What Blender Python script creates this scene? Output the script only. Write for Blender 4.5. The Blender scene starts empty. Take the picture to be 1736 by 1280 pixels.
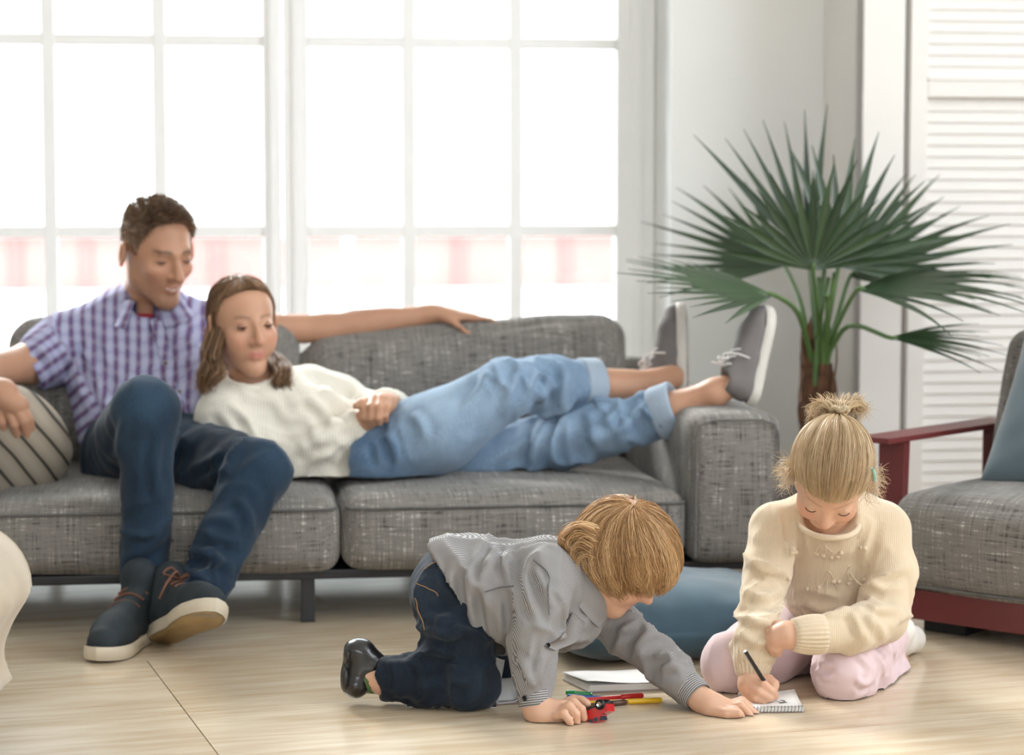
import bpy, bmesh, math, random
import numpy as np
from mathutils import Vector, Matrix, Quaternion
random.seed(7); RNG = np.random.default_rng(11)
SC = bpy.context.scene
COL = SC.collection

# ------------------------------------------------------------------ camera, sky, exposure
FPX = 3800.0; PITCH = math.atan(310 / FPX); CAM_H = 0.91
cam_d = bpy.data.cameras.new('camera'); cam = bpy.data.objects.new('camera', cam_d); COL.objects.link(cam)
cam.location = (0, 0, CAM_H); cam.rotation_euler = (math.pi / 2 - PITCH, 0, 0)
cam_d.sensor_width = 36; cam_d.lens = 36 * FPX / 1736; cam_d.clip_start = 0.05; cam_d.clip_end = 200
cam_d.dof.use_dof = True; cam_d.dof.focus_distance = 3.98; cam_d.dof.aperture_fstop = 2.8
SC.camera = cam
SC.view_settings.view_transform = 'Standard'; SC.view_settings.look = 'None'
SC.view_settings.exposure = 1.33; SC.view_settings.gamma = 1.0; SC.view_settings.use_curve_mapping = False

world = bpy.data.worlds.new('overcast_sky'); SC.world = world; world.use_nodes = True
wn = world.node_tree.nodes; wl = world.node_tree.links
wn['Background'].inputs[0].default_value = (0.88, 0.945, 1.0, 1); wn['Background'].inputs[1].default_value = 3.4
SC.cycles.max_bounces = 8; SC.cycles.diffuse_bounces = 5; SC.cycles.transparent_max_bounces = 12
SC.cycles.sample_clamp_indirect = 6.0; SC.cycles.caustics_reflective = False; SC.cycles.caustics_refractive = False
SC.cycles.use_denoising = True

sun_d = bpy.data.lights.new('hazy_sun', 'SUN'); sun_d.energy = 3.6; sun_d.angle = math.radians(24); sun_d.color = (1.0, 0.97, 0.93)
sun = bpy.data.objects.new('hazy_sun', sun_d); COL.objects.link(sun); sun.location = (-2, 9, 6)
sun.rotation_euler = Vector((0.42, -0.70, -0.58)).to_track_quat('-Z', 'Y').to_euler()

# room frame: back wall runs 8 degrees off the picture plane
YAW = math.radians(8.0)
WV = Vector((math.cos(YAW), math.sin(YAW), 0)); NV = Vector((math.sin(YAW), -math.cos(YAW), 0))
WO = Vector((0, 5.80, 0))
def W(a, b, z): return WO + WV * a + NV * b + Vector((0, 0, z))

def portal(a, b, z, w, h, normal):
    l = bpy.data.lights.new('sky_portal', 'AREA'); l.shape = 'RECTANGLE'; l.size = w; l.size_y = h
    l.cycles.is_portal = True
    o = bpy.data.objects.new('sky_portal', l); COL.objects.link(o); o.location = W(a, b, z)
    o.rotation_euler = (-normal).to_track_quat('Z', 'Y').to_euler()   # lamps shine along their local -Z
    return o
portal(-0.55, -0.30, 1.4, 2.2, 2.75, NV)
portal(2.75, 3.2, 2.05, 3.2, 1.6, -WV)
portal(-0.4, 8.6, 2.15, 3.0, 1.3, -NV)

# ------------------------------------------------------------------ pixel helper: a point at world depth Y seen at a pixel of the 1736x1280 frame
def P(px, py, Y):
    u = (px - 868) / FPX; v = -(py - 640) / FPX
    dy = v * math.sin(PITCH) + math.cos(PITCH); dz = v * math.cos(PITCH) - math.sin(PITCH)
    t = Y / dy
    return np.array((u * t, Y, CAM_H + dz * t))
def F(px, py, z=0.0):
    u = (px - 868) / FPX; v = -(py - 640) / FPX
    dy = v * math.sin(PITCH) + math.cos(PITCH); dz = v * math.cos(PITCH) - math.sin(PITCH)
    t = (z - CAM_H) / dz
    return np.array((u * t, dy * t, z))
def wa(px, b):           # distance along the wall of a pixel column on the plane b in front of the wall
    u = (px - 868) / FPX / math.cos(PITCH) 
    ox, oy = WO.x + NV.x * b, WO.y + NV.y * b
    return (u * oy - ox) / (WV.x - u * WV.y)

# ------------------------------------------------------------------ objects
def tag(o, label=None, cat=None, group=None, kind=None):
    if label: o['label'] = label
    if cat: o['category'] = cat
    if group: o['group'] = group
    if kind: o['kind'] = kind
    return o
def empty(name, loc, rz=0.0, **k):
    o = bpy.data.objects.new(name, None); COL.objects.link(o); o.location = Vector(loc); o.rotation_euler = (0, 0, rz)
    o.empty_display_size = 0.05
    o['_m'] = 1; del o['_m']
    return tag(o, **k)
def gmat(o):
    m = Matrix.Translation(o.location) @ o.rotation_euler.to_matrix().to_4x4()
    return (gmat(o.parent) @ m) if o.parent else m
def to_mesh(name, verts, faces, smooth=True, attrs=None):
    verts = np.asarray(verts, dtype=np.float32)
    me = bpy.data.meshes.new(name)
    if isinstance(faces, np.ndarray):
        n, k = faces.shape
        me.vertices.add(len(verts)); me.vertices.foreach_set('co', verts.ravel())
        me.loops.add(n * k); me.loops.foreach_set('vertex_index', faces.astype(np.int32).ravel())
        me.polygons.add(n); me.polygons.foreach_set('loop_start', np.arange(0, n * k, k, dtype=np.int32))
        try: me.polygons.foreach_set('loop_total', np.full(n, k, dtype=np.int32))
        except Exception: pass
        me.update(calc_edges=True); me.validate()
    else:
        me.from_pydata([tuple(map(float, v)) for v in verts], [], [tuple(map(int, f)) for f in faces]); me.update()
    me.polygons.foreach_set('use_smooth', np.full(len(me.polygons), bool(smooth)))
    for nm, arr in (attrs or {}).items():
        arr = np.asarray(arr, dtype=np.float32)
        if len(arr) != len(me.vertices): continue
        if arr.ndim == 1:
            at = me.attributes.new(nm, 'FLOAT', 'POINT'); at.data.foreach_set('value', arr)
        elif arr.shape[1] == 3:
            at = me.attributes.new(nm, 'FLOAT_VECTOR', 'POINT'); at.data.foreach_set('vector', arr.ravel())
        else:
            at = me.attributes.new(nm, 'FLOAT_COLOR', 'POINT'); at.data.foreach_set('color', arr.ravel())
    return me
def obj(name, vf, material, parent=None, smooth=True, attrs=None, **k):
    """verts are given in world space; the object gets the frame of its parent"""
    v, f = vf[0], vf[1]
    if attrs is None and len(vf) > 2: attrs = vf[2]
    me = to_mesh(name, v, f, smooth, attrs)
    o = bpy.data.objects.new(name, me); COL.objects.link(o)
    if material is not None: me.materials.append(material)
    if parent is not None:
        o.parent = parent; me.transform(gmat(parent).inverted())
    else:
        c = np.asarray(v, dtype=float); 
        lo = c.min(0); hi = c.max(0); base = Vector(((lo[0]+hi[0])/2, (lo[1]+hi[1])/2, lo[2]))
        me.transform(Matrix.Translation(-base)); o.location = base
    return tag(o, **k)
def autosmooth(o, ang=40):
    me = o.data; me.set_sharp_from_angle(angle=math.radians(ang)); return o

# ------------------------------------------------------------------ mesh makers (all return verts, faces)
def V3(p): return np.array((p[0], p[1], p[2]), dtype=float)
def join(*vfs):
    V = []; Fc = []; n = 0
    for vf in vfs:
        v = np.asarray(vf[0]); V.append(v); Fc += [tuple(int(i) + n for i in f) for f in vf[1]]; n += len(v)
    return np.vstack(V), Fc
def xf(vf, M):
    v = np.asarray(vf[0]); A = np.array(M)
    return (v @ A[:3, :3].T + A[:3, 3],) + tuple(vf[1:])
def wallM(a, b, z): 
    m = Matrix.Identity(4); 
    for i in range(3): m[i][0] = WV[i]; m[i][1] = -NV[i]
    m.translation = W(a, b, z); return m
def frameM(o, x, y, z):
    m = Matrix.Identity(4)
    for i in range(3): m[i][0] = x[i]; m[i][1] = y[i]; m[i][2] = z[i]; m[i][3] = o[i]
    return m
def rotM(loc, rz=0, rx=0, ry=0):
    return Matrix.Translation(Vector(loc)) @ Matrix.Rotation(rz, 4, 'Z') @ Matrix.Rotation(ry, 4, 'Y') @ Matrix.Rotation(rx, 4, 'X')
def box(lo, hi, bev=0.0):
    bm = bmesh.new(); bmesh.ops.create_cube(bm, size=1)
    lo = np.array(lo, float); hi = np.array(hi, float)
    for v in bm.verts: v.co = Vector(((lo + hi) / 2 + np.array(v.co) * (hi - lo)))
    if bev > 0: bmesh.ops.bevel(bm, geom=bm.edges[:], offset=bev, segments=2, profile=0.7, affect='EDGES', clamp_overlap=True)
    v = np.array([x.co[:] for x in bm.verts]); bm.verts.index_update(); f = [tuple(x.index for x in p.verts) for p in bm.faces]; bm.free()
    return v, f
def wbox(a0, a1, b0, b1, z0, z1, bev=0.0):      # box in wall frame
    return xf(box((a0, -b1, z0), (a1, -b0, z1), bev), wallM(0, 0, 0))
def rbox(sx, sy, sz, r, n=10, puff=(0, 0, 0), seed=None, amp=0.0, freq=6.0):
    """rounded soft box, centred; puff = bulge on x, y, z faces"""
    verts = {}; faces = []
    def key(i, j, k): return (i, j, k)
    S = np.array((sx, sy, sz)) / 2
    idx = {}
    pts = []
    def get(i, j, k):
        t = (i, j, k)
        if t not in idx: idx[t] = len(pts); pts.append(t)
        return idx[t]
    for ax in range(3):
        for s in (0, n):
            for i in range(n):
                for j in range(n):
                    q = []
                    for di, dj in ((0, 0), (1, 0), (1, 1), (0, 1)):
                        t = [0, 0, 0]; t[ax] = s; t[(ax+1) % 3] = i + di; t[(ax+2) % 3] = j + dj
                        q.append(get(*t))
                    faces.append(tuple(q) if s else tuple(q[::-1]))
    U = np.array(pts, float) / n * 2 - 1
    U = np.sign(U) * (1 - (1 - np.abs(U)) ** 1.5)          # crowd rows near the edges
    p = U * S
    inner = np.clip(p, -(S - r), S - r); d = p - inner
    L = np.linalg.norm(d, axis=1, keepdims=True); out = np.where(L > 1e-9, inner + d / np.maximum(L, 1e-9) * r, p)
    B = np.prod(1 - np.clip(np.abs(U), 0, 1)[:, [1, 2, 0, 2, 0, 1]].reshape(-1, 3, 2) ** 2, axis=2)
    out = out + np.sign(U) * (np.abs(U) > 0.999) * B * np.array(puff)
    if amp: out += amp * np.stack([fbm(out * freq + 17.3 * k + (seed or 0)) for k in range(3)], 1)
    return out, faces
def grid_faces(nu, nv, wu=False, wv=False):
    f = []
    for i in range(nu if wu else nu - 1):
        for j in range(nv if wv else nv - 1):
            a = i * nv + j; b = ((i + 1) % nu) * nv + j; c = ((i + 1) % nu) * nv + (j + 1) % nv; d = i * nv + (j + 1) % nv
            f.append((a, b, c, d))
    return f
def catmull(pts, n):
    pts = np.asarray(pts, float)
    if len(pts) < 3:
        t = np.linspace(0, 1, n)[:, None]; return pts[0] * (1 - t) + pts[-1] * t
    P_ = np.vstack([2 * pts[0] - pts[1], pts, 2 * pts[-1] - pts[-2]])
    t = np.linspace(0, len(pts) - 1 - 1e-9, n); i = t.astype(int); u = (t - i)[:, None]
    p0, p1, p2, p3 = P_[i], P_[i+1], P_[i+2], P_[i+3]
    return 0.5 * ((2*p1) + (-p0+p2)*u + (2*p0-5*p1+4*p2-p3)*u**2 + (-p0+3*p1-3*p2+p3)*u**3)
def frames(pts, closed=False):
    pts = np.asarray(pts, float); n = len(pts)
    if closed: T = np.roll(pts, -1, 0) - np.roll(pts, 1, 0)
    else: T = np.gradient(pts, axis=0)
    T /= np.maximum(np.linalg.norm(T, axis=1, keepdims=True), 1e-9)
    u = np.cross(T[0], (0, 0, 1.0)); 
    if np.linalg.norm(u) < 0.05: u = np.cross(T[0], (1.0, 0, 0))
    Us = []
    for i in range(n):
        u = u - T[i] * np.dot(u, T[i]); u /= max(np.linalg.norm(u), 1e-9); Us.append(u)
    Us = np.array(Us); return T, Us, np.cross(T, Us)
def tube(pts, r, seg=8, closed=False, caps=True, flat=1.0):
    pts = np.asarray(pts, float); n = len(pts); r = np.broadcast_to(np.asarray(r, float), (n,))
    T, U, B = frames(pts, closed)
    an = np.arange(seg) / seg * 2 * math.pi
    ring = pts[:, None] + (U[:, None] * np.cos(an)[None, :, None] + B[:, None] * np.sin(an)[None, :, None] * flat) * r[:, None, None]
    v = ring.reshape(-1, 3); f = [(a, d, c, b) for a, b, c, d in grid_faces(n, seg, closed, True)]
    if caps and not closed: f += [tuple(range(seg)), tuple((n-1)*seg + i for i in range(seg))[::-1]]
    return v, f
def lathe(prof, seg=24, M=None):
    an = np.arange(seg) / seg * 2 * math.pi
    v = np.array([(r * math.cos(t), r * math.sin(t), z) for r, z in prof for t in an])
    f = [(a, d, c, b) for a, b, c, d in grid_faces(len(prof), seg, False, True)]
    f += [tuple(range(seg))[::-1], tuple((len(prof)-1)*seg + i for i in range(seg))]
    f = [q for q in f]
    vf = (v, f); return xf(vf, M) if M is not None else vf
def cyl(a, b, r, seg=12, r2=None): return tube([a, b], [r, r if r2 is None else r2], seg)
def uvs(c, r, nu=14, nv=10, M=None):
    r = np.broadcast_to(np.asarray(r, float), (3,)); v = []; 
    for i in range(nv + 1):
        th = math.pi * i / nv
        for j in range(nu):
            ph = 2 * math.pi * j / nu; v.append((math.sin(th)*math.cos(ph), math.sin(th)*math.sin(ph), math.cos(th)))
    v = np.array(v) * r; f = [(a, d, c_, b) for a, b, c_, d in grid_faces(nv + 1, nu, False, True)]
    f = [q[::-1] for q in f]
    if M is not None: v = v @ np.array(M)[:3, :3].T
    return v + np.asarray(c, float), f
def sheet(G, th):
    """thickened surface from a grid of points (nu, nv, 3)"""
    G = np.asarray(G, float); nu, nv = G.shape[:2]
    du = np.gradient(G, axis=0); dv = np.gradient(G, axis=1); N = np.cross(du, dv)
    N /= np.maximum(np.linalg.norm(N, axis=2, keepdims=True), 1e-9)
    A = (G + N * th / 2).reshape(-1, 3); B = (G - N * th / 2).reshape(-1, 3); n = nu * nv
    f = grid_faces(nu, nv); F_ = [q for q in f] + [tuple(i + n for i in q[::-1]) for q in f]
    per = [i * nv for i in range(nu)] + [(nu-1)*nv + j for j in range(1, nv)] + [i*nv + nv-1 for i in range(nu-2, -1, -1)] + [j for j in range(nv-2, 0, -1)]
    for i in range(len(per)):
        a, b = per[i], per[(i+1) % len(per)]; F_.append((a, a + n, b + n, b)[::-1])
    return np.vstack([A, B]), F_

# ------------------------------------------------------------------ noise
def _hash(i, j, k):
    h = (i * 374761393 + j * 668265263 + k * 2147483647 + 1013904223) & 0xFFFFFFFF
    h = ((h ^ (h >> 13)) * 1274126177) & 0xFFFFFFFF
    h = h ^ (h >> 16)
    return (h & 0xFFFF) / 32767.5 - 1.0
def vnoise(p):
    p = np.asarray(p, float); i = np.floor(p).astype(np.int64); f = p - i; u = f * f * f * (f * (f * 6 - 15) + 10)
    r = 0
    for dx in (0, 1):
        wx = u[:, 0] if dx else 1 - u[:, 0]
        for dy in (0, 1):
            wy = u[:, 1] if dy else 1 - u[:, 1]
            for dz in (0, 1):
                wz = u[:, 2] if dz else 1 - u[:, 2]
                r = r + wx * wy * wz * _hash(i[:, 0] + dx, i[:, 1] + dy, i[:, 2] + dz)
    return r
def fbm(p, o=3):
    a = 1.0; s = 0; 
    for k in range(o): s = s + a * vnoise(np.asarray(p) * 2**k + 31.7 * k); a *= 0.5
    return s / 1.75

# ------------------------------------------------------------------ signed distance bodies
def nrm(v): v = np.asarray(v, float); return v / max(np.linalg.norm(v), 1e-9)
def axis_lines(lo, hi, h, fine):
    xs = [lo]
    while xs[-1] < hi:
        x = xs[-1]; s = h
        for a, b, hf in fine:
            if a - h <= x <= b: s = min(s, hf)
        xs.append(x + s)
    return np.array(xs, dtype=np.float32)
class SDF:
    def __init__(s, lo, hi, h, fine=()):
        s.ax = [axis_lines(lo[i], hi[i], h, [(f[0][i], f[1][i], f[2]) for f in fine]) for i in range(3)]
        s.h = h; s.d = np.full([len(a) for a in s.ax], 1.0, np.float32)
    def _loc(s, lo, hi):
        sl = []
        for i in range(3):
            a = max(int(np.searchsorted(s.ax[i], lo[i])) - 1, 0); b = min(int(np.searchsorted(s.ax[i], hi[i])) + 1, len(s.ax[i]))
            if b - a < 2: return None, None
            sl.append(slice(a, b))
        X, Y, Z = s.ax[0][sl[0]][:, None, None], s.ax[1][sl[1]][None, :, None], s.ax[2][sl[2]][None, None, :]
        return tuple(sl), (X, Y, Z)
    def put(s, fn, lo, hi, k, op='u'):
        m = k + 2.5 * s.h
        sl, g = s._loc(np.asarray(lo) - m, np.asarray(hi) + m)
        if sl is None: return
        n = fn(*g).astype(np.float32); o = s.d[sl]
        k = max(k, 1e-4)
        if op == 'u':
            hh = np.maximum(k - np.abs(o - n), 0) / k; s.d[sl] = np.minimum(o, n) - hh * hh * k * 0.25
        elif op == 's':
            n = -n; hh = np.maximum(k - np.abs(o - n), 0) / k; s.d[sl] = np.maximum(o, n) + hh * hh * k * 0.25
    def cone(s, a, b, ra, rb=None, k=0.01, op='u', flat=1.0, up=None):
        a = V3(a); b = V3(b); rb = ra if rb is None else rb; w = b - a; L2 = max(float(w @ w), 1e-10)
        if flat != 1.0:
            wn_ = nrm(w); upv = nrm(V3(up) - wn_ * float(V3(up) @ wn_))     # flattened along up
        def fn(X, Y, Z):
            x = X - a[0]; y = Y - a[1]; z = Z - a[2]
            t = np.clip((x*w[0] + y*w[1] + z*w[2]) / L2, 0, 1)
            x = x - t*w[0]; y = y - t*w[1]; z = z - t*w[2]; r = ra + (rb - ra) * t
            q = x*x + y*y + z*z
            if flat != 1.0:
                c = x*upv[0] + y*upv[1] + z*upv[2]
                return (np.sqrt(q + c*c*(1/flat**2 - 1)) - r) * min(1, flat)
            return np.sqrt(q) - r
        R = max(ra, rb) * max(1, flat)
        s.put(fn, np.minimum(a, b) - R, np.maximum(a, b) + R, k, op); return s
    def poly(s, pts, rr, k=0.01, op='u', flat=1.0, up=None):
        rr = np.broadcast_to(np.asarray(rr, float), (len(pts),))
        for i in range(len(pts) - 1): s.cone(pts[i], pts[i+1], rr[i], rr[i+1], k if i == 0 else min(k, 0.006) if len(pts) > 6 else k, op, flat, up)
        return s
    def ell(s, c, r, R=None, k=0.01, op='u'):
        c = V3(c); r = np.asarray(r, float); A = np.eye(3) if R is None else np.array(R)[:3, :3]   # columns = axes
        def fn(X, Y, Z):
            x = X - c[0]; y = Y - c[1]; z = Z - c[2]
            q = [(x*A[0, i] + y*A[1, i] + z*A[2, i]) for i in range(3)]
            k0 = np.sqrt(sum((q[i]/r[i])**2 for i in range(3))); k1 = np.sqrt(sum((q[i]/r[i]**2)**2 for i in range(3)))
            return k0 * (k0 - 1) / np.maximum(k1, 1e-6)
        e = np.sqrt(((A * r[None, :])**2).sum(1)); s.put(fn, c - e, c + e, k, op); return s
    def rbx(s, c, half, rad, R=None, k=0.01, op='u'):
        c = V3(c); half = np.asarray(half, float); A = np.eye(3) if R is None else np.array(R)[:3, :3]
        def fn(X, Y, Z):
            x = X - c[0]; y = Y - c[1]; z = Z - c[2]
            q = [np.abs(x*A[0, i] + y*A[1, i] + z*A[2, i]) - (half[i] - rad) for i in range(3)]
            out = np.sqrt(sum(np.maximum(v, 0)**2 for v in q)); ins = np.minimum(np.maximum(np.maximum(q[0], q[1]), q[2]), 0)
            return out + ins - rad
        e = np.abs(A) @ half; s.put(fn, c - e, c + e, k, op); return s
    def half(s, p, n, k=0.004):       # keep the side n points away from
        n = nrm(n); p = V3(p)
        X, Y, Z = s.ax[0][:, None, None], s.ax[1][None, :, None], s.ax[2][None, None, :]
        q = ((X-p[0])*n[0] + (Y-p[1])*n[1] + (Z-p[2])*n[2]).astype(np.float32); o = s.d
        hh = np.maximum(k - np.abs(o - q), 0) / k; s.d = np.maximum(o, q) + hh*hh*k*0.25; return s
    def mesh(s, smooth=1):
        d = s.d; sg = d < 0
        c = sg[:-1].astype(np.int8); c = c + sg[1:]; c = c[:, :-1] + c[:, 1:]; c = c[:, :, :-1] + c[:, :, 1:]
        act = (c > 0) & (c < 8); I = np.argwhere(act); n = len(I)
        vid = np.full(act.shape, -1, np.int32); vid[act] = np.arange(n)
        cor = np.array([(i, j, k) for i in (0, 1) for j in (0, 1) for k in (0, 1)])
        val = np.stack([d[I[:, 0]+o[0], I[:, 1]+o[1], I[:, 2]+o[2]] for o in cor], 1)
        acc = np.zeros((n, 3)); cnt = np.zeros(n)
        for a in range(8):
            for b in range(a + 1, 8):
                if np.abs(cor[a] - cor[b]).sum() != 1: continue
                va, vb = val[:, a], val[:, b]; m = (va < 0) != (vb < 0)
                t = np.where(m, va / np.where(m, va - vb, 1), 0)
                p = cor[a] + t[:, None] * (cor[b] - cor[a]); acc += p * m[:, None]; cnt += m
        q = acc / cnt[:, None]
        v = np.stack([s.ax[i][I[:, i]] + q[:, i] * (s.ax[i][I[:, i]+1] - s.ax[i][I[:, i]]) for i in range(3)], 1).astype(float)
        fs = []
        for ax in range(3):
            sl0 = [slice(None)]*3; sl1 = [slice(None)]*3; sl0[ax] = slice(0, -1); sl1[ax] = slice(1, None)
            E = np.argwhere(sg[tuple(sl0)] != sg[tuple(sl1)]); b, e = (ax+1) % 3, (ax+2) % 3
            ok = (E[:, b] > 0) & (E[:, e] > 0) & (E[:, b] < d.shape[b]-1) & (E[:, e] < d.shape[e]-1); E = E[ok]
            qd = []
            for db, de in ((-1, -1), (0, -1), (0, 0), (-1, 0)):
                C = E.copy(); C[:, b] += db; C[:, e] += de; qd.append(vid[C[:, 0], C[:, 1], C[:, 2]])
            qd = np.stack(qd, 1); ins = sg[E[:, 0], E[:, 1], E[:, 2]]; qd[~ins] = qd[~ins][:, ::-1]; fs.append(qd)
        f = np.vstack(fs); f = f[(f >= 0).all(1)]
        lab = np.arange(n); e0 = f[:, [0, 1, 2]].ravel(); e1 = f[:, [1, 2, 3]].ravel()          # keep the largest connected piece
        while True:
            new = lab.copy(); mn = np.minimum(lab[e0], lab[e1]); np.minimum.at(new, lab[e0], mn); np.minimum.at(new, lab[e1], mn); new = new[new]
            if (new == lab).all(): break
            lab = new
        big = np.bincount(lab, minlength=n).argmax(); keep = lab == big
        if not keep.all():
            idx = np.cumsum(keep) - 1; f = idx[f[keep[f[:, 0]]]]; v = v[keep]
        if smooth: v = relax(v, f, smooth)
        return v, f
def relax(v, f, it=1, w=0.5):
    e = np.vstack([f[:, [0, 1]], f[:, [1, 2]], f[:, [2, 3]], f[:, [3, 0]]]); e = np.vstack([e, e[:, ::-1]])
    cnt = np.bincount(e[:, 0], minlength=len(v)).astype(float)
    for _ in range(it):
        s = np.stack([np.bincount(e[:, 0], weights=v[e[:, 1], k], minlength=len(v)) for k in range(3)], 1)
        v = v * (1 - w) + w * s / np.maximum(cnt, 1)[:, None]
    return v
def vnormals(v, f):
    n = np.cross(v[f[:, 2]] - v[f[:, 0]], v[f[:, 3]] - v[f[:, 1]]); N = np.zeros_like(v)
    for j in range(4):
        for k in range(3): N[:, k] += np.bincount(f[:, j], weights=n[:, k], minlength=len(v))
    return N / np.maximum(np.linalg.norm(N, axis=1, keepdims=True), 1e-12)
def creases(vf, lines, amp=0.006, w=7.0):
    """single modelled cloth creases: each line is a run of points (as pixels on the cloth), a ridge with a hollow beside it"""
    v, f = vf[0], vf[1]; N = vnormals(v, f); c, s = math.cos(PITCH), math.sin(PITCH)
    dep = v[:, 1]*c - (v[:, 2] - CAM_H)*s; q = np.stack([868 + FPX*v[:, 0]/dep, 640 - FPX*(v[:, 1]*s + (v[:, 2] - CAM_H)*c)/dep], 1)
    fac = np.clip(-N[:, 1]*2.5 + 0.35, 0, 1); D = np.zeros(len(v))
    for ln in lines:
        a = amp; L = catmull(np.array([(x, y, 0.0) for x, y in ln]), 14)[:, :2]; near = np.where((np.abs(q - L.mean(0)) < np.ptp(L, axis=0)/2 + 4*w).all(1))[0]
        if not len(near): continue
        p = q[near]; best = np.full(len(near), 1e9); sg = np.zeros(len(near)); tt = np.zeros(len(near))
        for i in range(13):
            e = L[i+1] - L[i]; t = np.clip(((p - L[i]) @ e)/max(e @ e, 1e-9), 0, 1); r = p - L[i] - t[:, None]*e; d = np.hypot(r[:, 0], r[:, 1]); m = d < best
            best[m] = d[m]; sg[m] = np.sign(e[0]*r[m, 1] - e[1]*r[m, 0]); tt[m] = (i + t[m])/13
        d = best*sg; en = np.sin(np.clip(tt, 0.0, 1.0)*math.pi)**0.5*(best < 4*w)
        D[near] += a*en*(np.exp(-(d/w)**2) - 0.75*np.exp(-((d - 1.9*w)/w)**2) - 0.3*np.exp(-((d + 1.9*w)/w)**2))
    return (v + N*(D*fac)[:, None], f) + tuple(vf[2:])
def folds(vf, specs, seed=0):
    """cloth folds: specs of (centre, radius, run, freq, stretch, amp); ridges run along 'run'"""
    v, f = vf[0], vf[1]; N = vnormals(v, f); D = np.zeros(len(v))
    for q, (c, R, run, freq, st, amp) in enumerate(specs):
        w = np.ones(len(v)) if c is None else np.exp(-(np.linalg.norm(v - V3(c), axis=1) / R) ** 2)
        m = w > 0.02
        if not m.any(): continue
        p = v[m]; t = nrm(run); al = p @ t
        warp = np.stack([fbm(p * freq * 0.35 + 7.1 * k + seed + 3 * q, 2) for k in range(3)], 1) / freq * 0.55
        pp = p + warp; al = pp @ t; pp = (pp - al[:, None] * t) + (al / st)[:, None] * t
        x = vnoise(pp * freq + seed * 1.7 + 11.3 * q)
        D[m] += amp * w[m] * 1.8 * (1.0 - 1.6 * np.minimum(np.abs(x) * 1.9, 1.0) ** 0.85)
    return (v + N * D[:, None], f) + tuple(vf[2:])
# ------------------------------------------------------------------ materials
def new_mat(name):
    m = bpy.data.materials.new(name); m.use_nodes = True
    nt = m.node_tree; b = nt.nodes['Principled BSDF']; return m, nt, b
def rgba(c): return (c[0], c[1], c[2], 1.0)
def srgb(r, g, b):
    f = lambda x: (x/255/12.92) if x/255 <= 0.04045 else ((x/255+0.055)/1.055)**2.4
    return (f(r), f(g), f(b))
def N_(nt, typ, **k):
    n = nt.nodes.new(typ)
    for a, v in k.items(): setattr(n, a, v)
    return n
def coords(nt, kind='Object', scale=(1, 1, 1), rot=(0, 0, 0), attr=None):
    mp = N_(nt, 'ShaderNodeMapping'); mp.inputs['Scale'].default_value = scale; mp.inputs['Rotation'].default_value = rot
    if attr:
        a = N_(nt, 'ShaderNodeAttribute'); a.attribute_name = attr; nt.links.new(a.outputs['Vector'], mp.inputs['Vector'])
    else:
        t = N_(nt, 'ShaderNodeTexCoord'); nt.links.new(t.outputs[kind], mp.inputs['Vector'])
    return mp.outputs['Vector']
def noise_tex(nt, vec, scale=5, detail=2, rough=0.5):
    n = N_(nt, 'ShaderNodeTexNoise'); n.inputs['Scale'].default_value = scale; n.inputs['Detail'].default_value = detail
    n.inputs['Roughness'].default_value = rough
    if vec is not None: nt.links.new(vec, n.inputs['Vector'])
    return n.outputs['Fac']
def ramp(nt, fac, stops):
    r = N_(nt, 'ShaderNodeValToRGB'); e = r.color_ramp.elements
    while len(e) < len(stops): e.new(0.5)
    for i, (p, c) in enumerate(stops): e[i].position = p; e[i].color = rgba(c) if len(c) == 3 else c
    nt.links.new(fac, r.inputs['Fac']); return r.outputs['Color']
def mathn(nt, op, a, b=None, c=None):
    m = N_(nt, 'ShaderNodeMath', operation=op)
    for i, x in enumerate((a, b, c)):
        if x is None: continue
        if isinstance(x, (int, float)): m.inputs[i].default_value = x
        else: nt.links.new(x, m.inputs[i])
    return m.outputs[0]
def mixc(nt, fac, a, b, mode='MIX'):
    m = N_(nt, 'ShaderNodeMix', data_type='RGBA', blend_type=mode)
    for s, x in ((m.inputs['Factor'], fac), (m.inputs[6], a), (m.inputs[7], b)):
        if isinstance(x, (int, float)): s.default_value = x
        elif isinstance(x, tuple): s.default_value = rgba(x)
        else: nt.links.new(x, s)
    return m.outputs[2]
def bump(nt, b, h, strength=0.3, dist=0.002):
    n = N_(nt, 'ShaderNodeBump'); n.inputs['Strength'].default_value = strength; n.inputs['Distance'].default_value = dist
    nt.links.new(h, n.inputs['Height']); nt.links.new(n.outputs['Normal'], b.inputs['Normal'])
def plain(name, col, rough=0.5, var=0.06, vs=8, metal=0.0, spec=0.5, bs=0.0, bscale=200, coat=0.0, sheen=0.0):
    m, nt, b = new_mat(name); v = coords(nt)
    n = noise_tex(nt, v, vs, 3)
    d = tuple(max(0, c * (1 - var)) for c in col); l = tuple(min(1, c * (1 + var)) for c in col)
    nt.links.new(ramp(nt, n, [(0.3, d), (0.7, l)]), b.inputs['Base Color'])
    b.inputs['Roughness'].default_value = rough; b.inputs['Metallic'].default_value = metal; b.inputs['Specular IOR Level'].default_value = spec
    if coat: b.inputs['Coat Weight'].default_value = coat
    if sheen: b.inputs['Sheen Weight'].default_value = sheen; b.inputs['Sheen Roughness'].default_value = 0.5
    if bs: bump(nt, b, noise_tex(nt, v, bscale, 2), bs, 0.001)
    return m
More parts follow.
